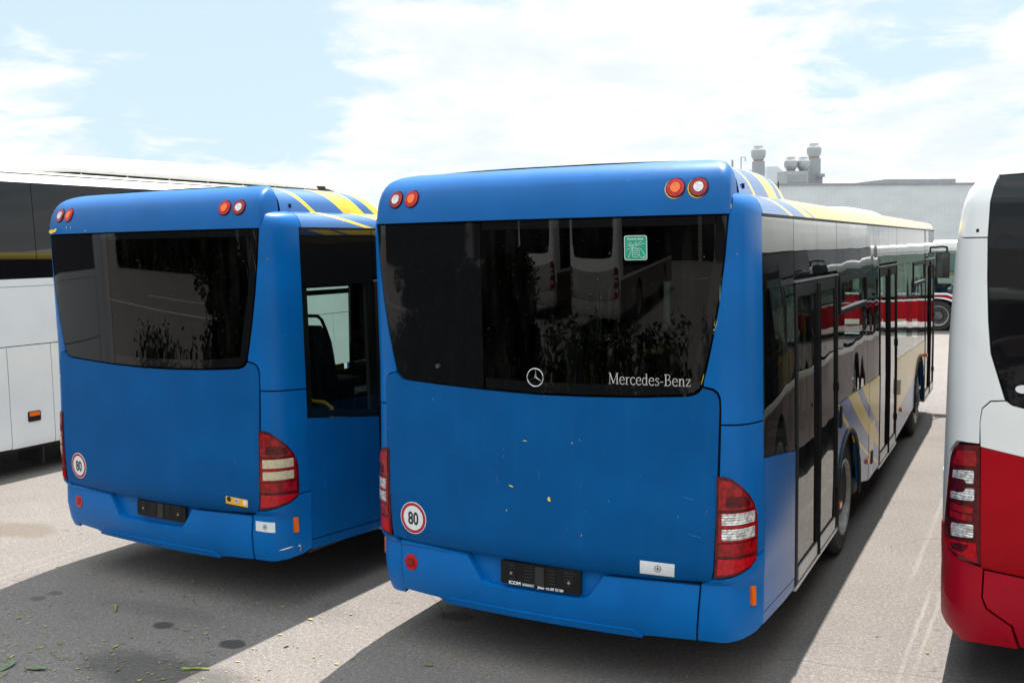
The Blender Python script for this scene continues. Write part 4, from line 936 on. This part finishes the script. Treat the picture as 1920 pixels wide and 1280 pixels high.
# ------------------------------------------------------------------ red bus crossing behind, by the factory hall
SKR = Skin(zr=[.3, .45, 1, 2.5, 2.75, 2.86], er=[.06, .02, 0, .03, .08, .25], zs=[.3, 1.1, 2.54, 2.7, 2.80, 2.86], es=[0, 0, .03, .05, .10, .25])
def build_red_bus():
    b = empty('city_bus', (-3.45, 30.8, -.24), -math.pi/2, label='red bus with a white roof and white swoosh parked crosswise in the background', cat='bus')
    b['label'] = 'red bus with white swoosh over its wheel, standing crosswise before the grey hall'
    k = SKR.U
    for s in (1, -1):
        f = lambda p: [(s*k(a), q) for a, q in p]
        ar, af = [q for q in arch_out(3.4, .60, zc=.5)[::-1] if q[1] > .36], [q for q in arch_out(9.245, .60, zc=.5)[::-1] if q[1] > .36]
        patch('side_panel', SKR, f([(.43, .34), (.43, 1.15), (3.65, 1.15), (3.87, 1.06), (4.10, 1.02), (6.0, 1.02), (6.0, .34)]+ar), 'red', b, .002, .03, .003)
        patch('side_panel', SKR, f([(6.01, .34), (6.01, 1.02), (11.4, 1.02), (11.4, .34)]+af), 'red', b, .002, .03, .003)
        up = [(.43, 1.155), (3.65, 1.155), (3.87, 1.065), (4.10, 1.025), (11.4, 1.025)]
        patch('belt_stripe', SKR, f(up+[(a, q+.06) for a, q in up[::-1]]), 'white', b, .008, .01, .002)
        sw = [(3.4+.78*math.cos(t), .48+.60*math.sin(t)) for t in np.linspace(.25, 2.0, 14)]; sw2 = [(3.4+(.78-.055*math.sin((t-.25)*1.2))*math.cos(t), .48+(.60-.055*math.sin((t-.25)*1.5+.3))*math.sin(t)) for t in np.linspace(.25, 2.0, 14)]
        patch('swoosh', SKR, f(sw+sw2[::-1]), 'white', b, .007, .005, .0)
        for y0, y1 in ((.43, 2.2), (2.21, 4.0), (4.01, 5.8), (5.81, 7.6), (7.61, 9.3), (9.31, 11.4)):
            z1 = 1.222 if y0 < 4 else 1.09; patch('side_window', SKR, f(rect(y0, y1, z1, 2.54)), 'glass_far', b, 0, .01, .002)
        patch('cantrail', SKR, f([(.43, 2.547), (11.4, 2.547), (11.4, 2.86), (.43, 2.86)]), 'white_roof', b, .003, .03, .003)
        patch('cantrail_line', SKR, f(rect(.43, 11.4, 2.60, 2.615)), 'grey_print', b, .006, .004, 0)
        patch('side_reflector', SKR, f(rect(4.03, 4.13, .52, .56)), 'amber', b, .01, .01, .002)
        wheel(b, s*1.235, 3.4, .48, s, True); wheel(b, s*1.235, 9.245, .48, s, False)
        for a, c in ((0, k(.42)), (k(11.41), SKR.D[-1])): patch('end_mask', SKR, [(s*a, .4), (s*c, .4), (s*c, 2.84), (s*a, 2.84)], 'red', b, 0, .03, .003)
    bm = bmesh.new(); rows = [[(x, y, 2.84+.03*(1-x*x)) for x in np.linspace(-1.03, 1.03, 7)] for y in (.3, 11.7)]; grid_mesh(bm, rows); link('roof', bm, 'white_roof', b)
    bm = bmesh.new(); box(bm, (-.75, .4, .34), (.75, 11.5, .42)); box(bm, (-1.2, .4, .9), (1.2, 4.1, .93)); box(bm, (-1.2, 4.1, .5), (1.2, 8.5, .6)); box(bm, (-.7, 8.5, .5), (.7, 11.4, .6)); link('floor', bm, 'gap', b, smooth=False)
    bm = bmesh.new()
    for zz in (1.86, 1.80): tube(bm, [(1.0, 1, zz), (1.0, 4.1, zz-.02)], .02, 6)
    tube(bm, [(.95, 4.1, .6), (1.0, 4.15, 1.9)], .02, 6); tube(bm, [(.6, 7.9, .6), (.6, 7.9, 2.5)], .02, 6)
    link('handrail', bm, 'rail', b)
    for y in (2.2, 3.2, 5.2, 7.0): 
        for x in (.9, .45, -.5, -.95): seat(b, x, y, .93 if y < 4 else .6)
    bm = bmesh.new(); box(bm, (.6, 3.75, .95), (1.15, 4.2, 1.45), .1); link('partition', bm, 'inner_light', b)
    return b
build_red_bus()

# ------------------------------------------------------------------ grey factory hall with roof vents
def corrugated():
    m, nt = newmat('corrugated_cladding'); v, x, y, z = coords(nt)
    n = noise(nt, scl(nt, v, (.25, .25, .8)), 1.5, 5); st = noise(nt, scl(nt, v, (2, 2, .08)), 3, 4)
    col = mix(nt, n.smooth(.3, .7)*.6+st*.3, (.52, .56, .585), (.63, .665, .68))
    bsdf(nt, col, .45, .1); return m
M['clad'] = corrugated()
M['galv'] = simple('galvanised_metal', (.27, .285, .30), .5, metal=.15, var=.08, nscale=2)
M['galv_light'] = simple('pale_vent_cowl', (.33, .345, .355), .45, metal=.1, var=.06, nscale=2)
M['rustband'] = simple('rusty_vent_ring', (.32, .20, .17), .6, var=.3, nscale=8)
M['skyl'] = simple('white_skylight', (.46, .47, .48), .3, var=.03)
HA = np.array([-17.41, 90.0]); HB = np.array([-2.82, 101.0]); HD = (HB-HA)/np.linalg.norm(HB-HA); HN = np.array([HD[1], -HD[0]])
hall = empty('factory_hall', (*HA, -.24), math.atan2(HD[1], HD[0]), label='long grey corrugated factory hall closing the yard behind the buses', cat='factory')
def hall_parts():
    H = 8.28; bm = bmesh.new(); rows = [[], []]; x = -21.0; p = .26
    pts = []
    while x < 34: pts += [(x, 0), (x+.11, 0), (x+.13, -.022), (x+.24, -.022)]; x += p
    for z in (0, H-.1): rows[0 if z == 0 else 1] = [(a, b, z) for a, b in pts]
    grid_mesh(bm, rows); link('clad_wall', bm, 'clad', hall, smooth=False)
    bm = bmesh.new(); box(bm, (-21.1, -.14, H-.12), (34, .3, H+.02)); link('parapet_cap', bm, 'galv', hall, smooth=False)
    bm = bmesh.new(); box(bm, (-21, .3, H-.6), (34, 40, H-.2)); link('roof', bm, 'galv', hall, smooth=False)
    bm = bmesh.new(); box(bm, (-21, .05, 0), (-20.7, 40, H-.6)); box(bm, (33.7, .05, 0), (34, 40, H-.6)); link('end_wall', bm, 'clad', hall, smooth=False)
hall_parts()
def hl(a, b, z): return tuple(HA+HD*a-HN*b)+(z-.24,)
def pxpos(px, dist_b):
    """place along the hall (a) where a ray at image column px meets the line dist_b behind the wall"""
    t = (px-960)/1911.2; d = (t*r_+f_)[:2]; o = np.array([2.602, -5.31]); q = HA-HN*dist_b
    A = np.array([[d[0], -HD[0]], [d[1], -HD[1]]]); s = np.linalg.solve(A, q-o); return s[1]
def vent(px, b, z0, zt, w, cap, label):
    a = pxpos(px, b); e = empty('roof_vent', hl(a, b, z0), math.atan2(HD[1], HD[0]), label=label, cat='roof vent', group='round-headed vents on the hall roof')
    bm = bmesh.new(); hgt = zt-z0; zc = hgt-cap*1.15
    box(bm, (-w/2, -w/2, 0), (w/2, w/2, zc), .03); link('duct', bm, 'galv', e)
    bm = bmesh.new(); lathe(bm, [(zc, w*.52), (zc+cap*.12, w*.52)], (0, 0, 0), 'z', 20); link('collar', bm, 'rustband', e)
    bm = bmesh.new(); lathe(bm, [(zc+cap*.12, w*.55), (zc+cap*.38, cap*.52), (zc+cap*.62, cap*.54), (zc+cap*.80, cap*.52), (zc+cap*1.02, cap*.36), (zc+cap*1.10, cap*.34), (zc+cap*1.15, cap*.30), (zc+cap*1.15, .01)], (0, 0, 0), 'z', 24); link('cowl', bm, 'galv_light', e, ang=20)
# heights above the local ground, from the photograph at ~9 m behind the wall
vent(1420, 9, 8.0, 12.62, .95, 1.35, 'vent stack with a round head, leftmost on the hall roof')
vent(1480, 9, 10.0, 11.52, .80, 1.25, 'squat round vent head on the grey box, left one of the pair')
vent(1503, 9, 10.0, 11.52, .80, 1.25, 'squat round vent head on the grey box, right one of the pair')
vent(1522.5, 10, 8.0, 12.98, 1.0, 1.35, 'tallest vent stack with a round head, right of the two squat ones')
def roofbox(name, pxa, pxb, b, z0, z1, depth, mat, label, cat):
    a0, a1 = pxpos(pxa, b), pxpos(pxb, b); e = empty(name, hl((a0+a1)/2, b, z0), math.atan2(HD[1], HD[0]), label=label, cat=cat)
    w = (a1-a0)/2; return e, w
e, w = roofbox('vent_housing', 1472, 1512, 8, 8.0, 10.3, 2, 'galv', 'grey box housing under the two squat round vents', 'housing')
bm = bmesh.new(); box(bm, (-w, 0, 0), (w, 2.2, 2.05), .03); link('casing', bm, 'galv_light', e, smooth=False)
bm = bmesh.new(); box(bm, (-w*.85, -.05, .9), (w*.85, -.002, 1.65), .01); link('louvre', bm, 'galv', e, smooth=False)
e, w = roofbox('roof_house', 1436, 1473, 14, 8.0, 11, 2, 'clad', 'low grey roof house with a sloping top left of the vents', 'roof house')
bm = bmesh.new()
for x0, x1 in ((-w, w),):
    v = [bm.verts.new(p) for p in ((x0, 0, 0), (x1, 0, 0), (x1, 0, 2.15), (0, 0, 3.0), (x0, 0, 2.95), (x0, 5, 0), (x1, 5, 0), (x1, 5, 2.15), (0, 5, 3.0), (x0, 5, 2.95))]
    for q in ((0, 1, 2, 3, 4), (9, 8, 7, 6, 5), (0, 5, 6, 1), (1, 6, 7, 2), (2, 7, 8, 3), (3, 8, 9, 4), (4, 9, 5, 0)): bm.faces.new([v[i] for i in q])
link('clad_walls', bm, 'clad', e, smooth=False)
a0, a1 = pxpos(1655, 6), pxpos(1785, 6)
e = empty('pyramid_skylight', hl((a0+a1)/2, 6, 8.75), math.atan2(HD[1], HD[0]), label='white pyramid skylight on the flat hall roof', cat='skylight')
w = (a1-a0)/2
bm = bmesh.new(); box(bm, (-w, 0, -.3), (w, 6, .32), .02); link('upstand', bm, 'galv', e, smooth=False)
bm = bmesh.new(); v = [bm.verts.new(p) for p in ((-w*.66, .5, .325), (w*.66, .5, .325), (w*.66, 5.5, .325), (-w*.66, 5.5, .325), (0, 3, 1.62))]
for q in ((0, 1, 4), (1, 2, 4), (2, 3, 4), (3, 0, 4)): bm.faces.new([v[i] for i in q])
link('glazing', bm, 'skyl', e, smooth=False)
for i, (px, z1, n) in enumerate(((1372, 11.2, 'pipe'), (1388, 11.5, 'pipe'), (1537, 9.6, 'pipe'))):
    a = pxpos(px, 9); e = empty('roof_pipe', hl(a, 9, 8.0), label=('thin flue pipe on the hall roof just above the centre bus hood', 'bent thin mast on the hall roof left of the vent stacks', 'short pipe outlet at the foot of the tallest vent stack')[i], cat='pipe')
    bm = bmesh.new(); tube(bm, [(0, 0, 0), (0, 0, z1-8.0)], .10 if i != 1 else .05, 8)
    if i == 1: tube(bm, [(0, 0, z1-8.0), (.35, .25, z1-8.0), (.35, .25, z1-8.4)], .05, 8)
    if i == 2: box(bm, (-.3, -.3, z1-8.1), (.3, .3, z1-7.75), .08)
    link('flue', bm, 'galv', e)

# ------------------------------------------------------------------ ground
def asphalt():
    m, nt = newmat('sun_bleached_asphalt'); v, x, y, z = coords(nt)
    big = noise(nt, v, .35, 5, .6); mid = noise(nt, v, 2.2, 6, .6, .5); grain = noise(nt, v, 95, 3, .7); g2 = noise(nt, v, 260, 2, .7)
    col = mix(nt, big.smooth(.3, .7)*.6+mid.smooth(.3, .75)*.4, (.188, .165, .152), (.256, .228, .210))
    g3 = noise(nt, v, 34, 3, .7); stones = grain*.45+g2*.3+g3*.25
    col = mix(nt, stones.smooth(.41, .58), tuple(c*.50 for c in (.23, .215, .207)), col)
    col = mix(nt, stones.smooth(.56, .63)*.9, col, (.50, .48, .46))
    wob = noise(nt, v, 7, 5)-.5; wob2 = noise(nt, v, 1.6, 4)-.5
    def blot(cx, cy, rx, ry, s, soft=.25, wb=.7):
        dx = (x-cx)/rx; dy = (y-cy)/ry
        r = (dx*dx+dy*dy).op('SQRT')+wob*wb+wob2*wb
        return r.smooth(1+soft, 1-soft)*s
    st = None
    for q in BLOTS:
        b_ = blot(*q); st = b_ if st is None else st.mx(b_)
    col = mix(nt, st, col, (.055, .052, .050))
    pale = blot(-5.95, 1.0, .42, .22, .7, .35).mx(blot(-3.47, -.41, .10, .04, .25))
    col = mix(nt, pale, col, (.13, .108, .085))
    # pale tyre tracks along the gap right of the centre bus
    spots = noise(nt, v, 5.5, 3, .5).smooth(.70, .76)*.45; col = mix(nt, spots, col, (.06, .056, .053))
    smear = noise(nt, scl(nt, v, (1.6, .35, 1)), 1.3, 5, .6).smooth(.55, .75)*.22; col = mix(nt, smear, col, (.11, .10, .093))
    tr = None
    for cx, slope, w in ((1.80, .012, .03), (1.95, .02, .02), (2.02, .03, .02), (-4.9, .02, .02), (-4.75, .02, .02)):
        q = ((x-cx-(y-1.0)*slope+wob2*.06)/w).op('ABSOLUTE').smooth(1.0, .35)*noise(nt, scl(nt, v, (6, .35, 1)), 2, 4).smooth(.35, .75)
        tr = q if tr is None else tr.mx(q)
    col = mix(nt, tr*.30, col, (.38, .36, .34))
    jl = (y-1.0-wob*.06-wob2*.12-(x-1.7)*.12).op('ABSOLUTE').smooth(.012, .003)*x.between(1.25, 2.6)
    col = mix(nt, jl*.5, col, (.09, .08, .075))
    cr = noise(nt, v, .55, 3, .5, 1.2); crack = ((cr-.5).op('ABSOLUTE')).smooth(.0035, .0)*noise(nt, v, .8, 2).smooth(.5, .62)
    col = mix(nt, crack*.6, col, (.06, .055, .05))
    bsdf(nt, col, X(nt, grain.v)*.2+.75, 0, .15, 0, stones, .55, .006)
    return m
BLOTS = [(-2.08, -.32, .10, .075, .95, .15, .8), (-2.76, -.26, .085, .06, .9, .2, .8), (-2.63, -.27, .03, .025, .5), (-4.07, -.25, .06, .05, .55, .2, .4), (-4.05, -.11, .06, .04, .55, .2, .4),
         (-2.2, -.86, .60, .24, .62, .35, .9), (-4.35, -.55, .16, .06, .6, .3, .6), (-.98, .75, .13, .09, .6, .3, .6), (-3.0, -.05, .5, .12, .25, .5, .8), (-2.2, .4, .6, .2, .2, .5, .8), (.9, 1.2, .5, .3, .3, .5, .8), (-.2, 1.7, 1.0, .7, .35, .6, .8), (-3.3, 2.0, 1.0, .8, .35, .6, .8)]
M['asphalt'] = asphalt()
bm = bmesh.new(); rows = []
ysamp = [-140, -60, -20, -5, 0, 5, 10, 14, 16, 18, 22, 26, 30, 33, 36, 50, 100, 200, 600, 1500]
zg = lambda y: -.24*min(1, max(0, (y-13)/17))**1.0
for y in ysamp: rows.append([(x, y, zg(y)) for x in (-1200, -200, -60, -20, -6, 0, 6, 20, 60, 200, 1200)])
grid_mesh(bm, rows); g_ = link('ground', bm, 'asphalt', None, smooth=False); tag(g_, 'grey sun-bleached asphalt yard with oil stains and tyre marks', 'ground', kind='structure')

# ------------------------------------------------------------------ leaf litter
M['leaf'] = simple('green_leaf', (.10, .15, .07), .55, var=.35, nscale=40)
M['stem'] = simple('green_stem', (.20, .26, .06), .5, var=.3, nscale=40)
def litter_mat():
    m, nt = newmat('leaf_litter'); v, x, y, z = coords(nt)
    n = noise(nt, v, 9, 1); col = mix(nt, n.smooth(.42, .58), (.12, .17, .04), (.34, .27, .10)); bsdf(nt, col, .7); return m
M['litter'] = litter_mat()
rnd = random.Random(7); bm = bmesh.new()
for i in range(760):
    if i < 330: x, y = rnd.gauss(-2.7, 1.1), rnd.uniform(-1.5, .9)-.2
    elif i < 560: x, y = rnd.uniform(-6, 2.4), rnd.uniform(-1.5, 4)
    else: x, y = rnd.uniform(-3.6, -1.4), rnd.gauss(-1.05, .25)
    l = rnd.uniform(.006, .022)*(2.2 if rnd.random() < .08 else 1); w = l*rnd.uniform(.12, .55); a = rnd.uniform(0, 6.3); h = rnd.uniform(.002, .008)
    c, s = math.cos(a), math.sin(a)
    q = [(-l, 0, .003), (-l*.2, w, h), (l, 0, h+.002), (-l*.1, -w, .003)]
    bm.faces.new([bm.verts.new((x+c*p[0]-s*p[1], y+s*p[0]+c*p[1], p[2]+.002)) for p in q])
tag(link('leaf_litter', bm, 'litter', None, smooth=False), 'scattered bits of dry leaf and twig on the shaded asphalt', 'leaf litter', kind='stuff')
def leaf(x, y, a, l, label):
    bm = bmesh.new(); rows = []
    for t in np.linspace(0, 1, 9):
        w = l*.16*math.sin(math.pi*min(1, t*1.02+.01))**.8; rows.append([(l*(t-.5), -w, .006+.012*t), (l*(t-.5), 0, .003+.012*t), (l*(t-.5), w, .007+.012*t)])
    vs = grid_mesh(bm, rows); o = link('fallen_leaf', bm, 'leaf', None); o.location = (x, y, .002); o.rotation_euler = (0, 0, a); tag(o, label, 'leaf', 'fallen green leaves')
def stem(x, y, a, l, label):
    bm = bmesh.new(); tube(bm, [(-l/2, 0, .008), (0, .006, .010), (l/2, -.002, .009)], [.009, .0075, .006], 8); box(bm, (-l/2-.006, -.012, .002), (-l/2+.012, .012, .016), .004)
    o = link('cut_stem', bm, 'stem', None); o.location = (x, y, 0); o.rotation_euler = (0, 0, a); tag(o, label, 'stem', 'cut green stems')
leaf(-3.12, -1.21, 1.9, .16, 'pointed green leaf lying on the asphalt at the lower left corner')
leaf(-2.92, -1.165, .25, .17, 'long green leaf on the asphalt, right of the one in the corner')
stem(-3.33, -.175, -.75, .13, 'short cut green stem lying alone on the shaded asphalt')
stem(-1.99, -.74, .42, .17, 'cut green stem beside the dark stain at the shadow edge')

# ------------------------------------------------------------------ what stands behind the photographer and shows as reflections in the rear windows
M['hedge_leaf'] = simple('hedge_leaves', (.035, .070, .022), .5, var=.5, nscale=3)
M['hedge_wood'] = simple('hedge_twigs', (.05, .035, .025), .8, var=.3)
M['mirrored_white'] = simple('greyed_white_paint', (.34, .34, .33), .4, var=.12)  # white set down to grey, dimming the buses mirrored in the windows
M['concrete'] = simple('pale_facade', (.22, .215, .21), .7, var=.12, nscale=1.5)
def hedge(x0, x1, y0, h, n, seed, label, k=1.0):
    rnd = random.Random(seed); e = empty('hedge', ((x0+x1)/2, y0, 0), label=label, cat='hedge', group='hedges behind the photographer'); xm = (x0+x1)/2
    bm = bmesh.new()
    clumps = [(rnd.uniform(x0, x1)-xm, rnd.uniform(-.5, .5), rnd.uniform(.15, h*.92), rnd.uniform(.18, .42)*k**.5) for _ in range(int((x1-x0)*34))]
    for _ in range(n):
        cx, cy, cz, cr = rnd.choice(clumps); v = Vector((rnd.gauss(0, 1), rnd.gauss(0, 1), rnd.gauss(0, 1))).normalized()*cr*rnd.random()**.4
        p = Vector((cx, cy, max(.03, cz)))+v; a = Vector((rnd.gauss(0, 1), rnd.gauss(0, 1), rnd.gauss(0, .7))).normalized(); b = a.orthogonal().normalized()
        l, w = rnd.uniform(.05, .11)*k, rnd.uniform(.025, .05)*k
        bm.faces.new([bm.verts.new(p+q) for q in (a*-l, b*w, a*l, b*-w)])
    link('foliage', bm, 'hedge_leaf', e, smooth=False)
    bm = bmesh.new()
    for _ in range(int((x1-x0)*5)):
        x = rnd.uniform(x0, x1)-xm; y = rnd.uniform(-.3, .3); tube(bm, [(x, y, 0), (x+rnd.gauss(0, .1), y, h*.5), (x+rnd.gauss(0, .25), y, h*rnd.uniform(.8, 1.1))], [.018, .011, .004], 5)
    link('stems', bm, 'hedge_wood', e)
hedge(-9.6, -4.0, -8.2, 2.25, 40000, 3, 'tall dense hedge behind the photographer, mirrored in the left half of the centre rear window')
hedge(-3.7, .2, -8.0, 1.15, 4200, 5, 'low loose shrubs behind the photographer, mirrored under the silver lettering')
hedge(-60, -27, -36, 3.0, 16000, 6, 'long tall hedge along the far roadside behind the photographer, mirrored in the left window', 3.2)
hedge(-15.5, -9.5, -8.6, .6, 1500, 12, 'low sparse plants behind the photographer, mirrored low in the left rear window')
bm = bmesh.new(); box(bm, (-34, -17.1, .002), (-8, -16.95, .006)); box(bm, (-30, -21.1, .002), (-8, -20.95, .006)); M['paintline'] = simple('road_paint', (.62, .62, .6), .7, var=.2, nscale=4)
tag(link('road_marking', bm, 'paintline', None, smooth=False), 'white painted lines on the road behind the photographer', 'road marking', kind='structure')
hedge(.8, 3.4, -7.6, 1.35, 3500, 8, 'short bushy hedge behind the photographer, mirrored in the rightmost rear window')
e = empty('workshop_hall', (-14, -44, 0), label='pale workshop hall across the road behind the photographer, with dark gateways', cat='workshop')
bm = bmesh.new(); xs = [-40, -29, -18, -8, 3, 14, 25, 40]
box(bm, (-40, -12, 3.9), (40, 0, 8.6))
for i, x in enumerate(xs): box(bm, (x-.7, -.5, 0), (x+.7, -.02, 3.898))
link('facade', bm, 'concrete', e, smooth=False)
bm = bmesh.new(); box(bm, (-39.8, -11, .02), (39.8, -1.2, 3.89)); link('gateways', bm, 'gap', e, smooth=False)
bm = bmesh.new(); box(bm, (-12, .005, 4.6), (-9, .12, 8.0)); link('red_panel', bm, 'red', e, smooth=False)
bm = bmesh.new(); box(bm, (-8.8, .005, 4.2), (-3, .12, 5.4)); link('blue_panel', bm, 'blue_rear', e, smooth=False)
for (x, y, a, lab) in ((-4.4, -15.5, 186, 'nearer white bus behind the photographer, mirrored beside the green sticker'), (-8.4, -17.5, 190, 'farther white bus behind the photographer, mirrored beyond the nearer one')):
    o = copy_tree(rbus); o.location = (x, y, 0); o.rotation_euler = (0, 0, R(a)); o['label'] = lab; o['group'] = 'white buses mirrored in the rear windows'
    for ch in [c_ for c_ in bpy.data.objects if c_.parent == o]:
        if ch.data and ch.data.materials and ch.data.materials[0] in (M['red'], M['red_bumper']): ch.data = ch.data.copy(); ch.data.materials[0] = M['mirrored_white']
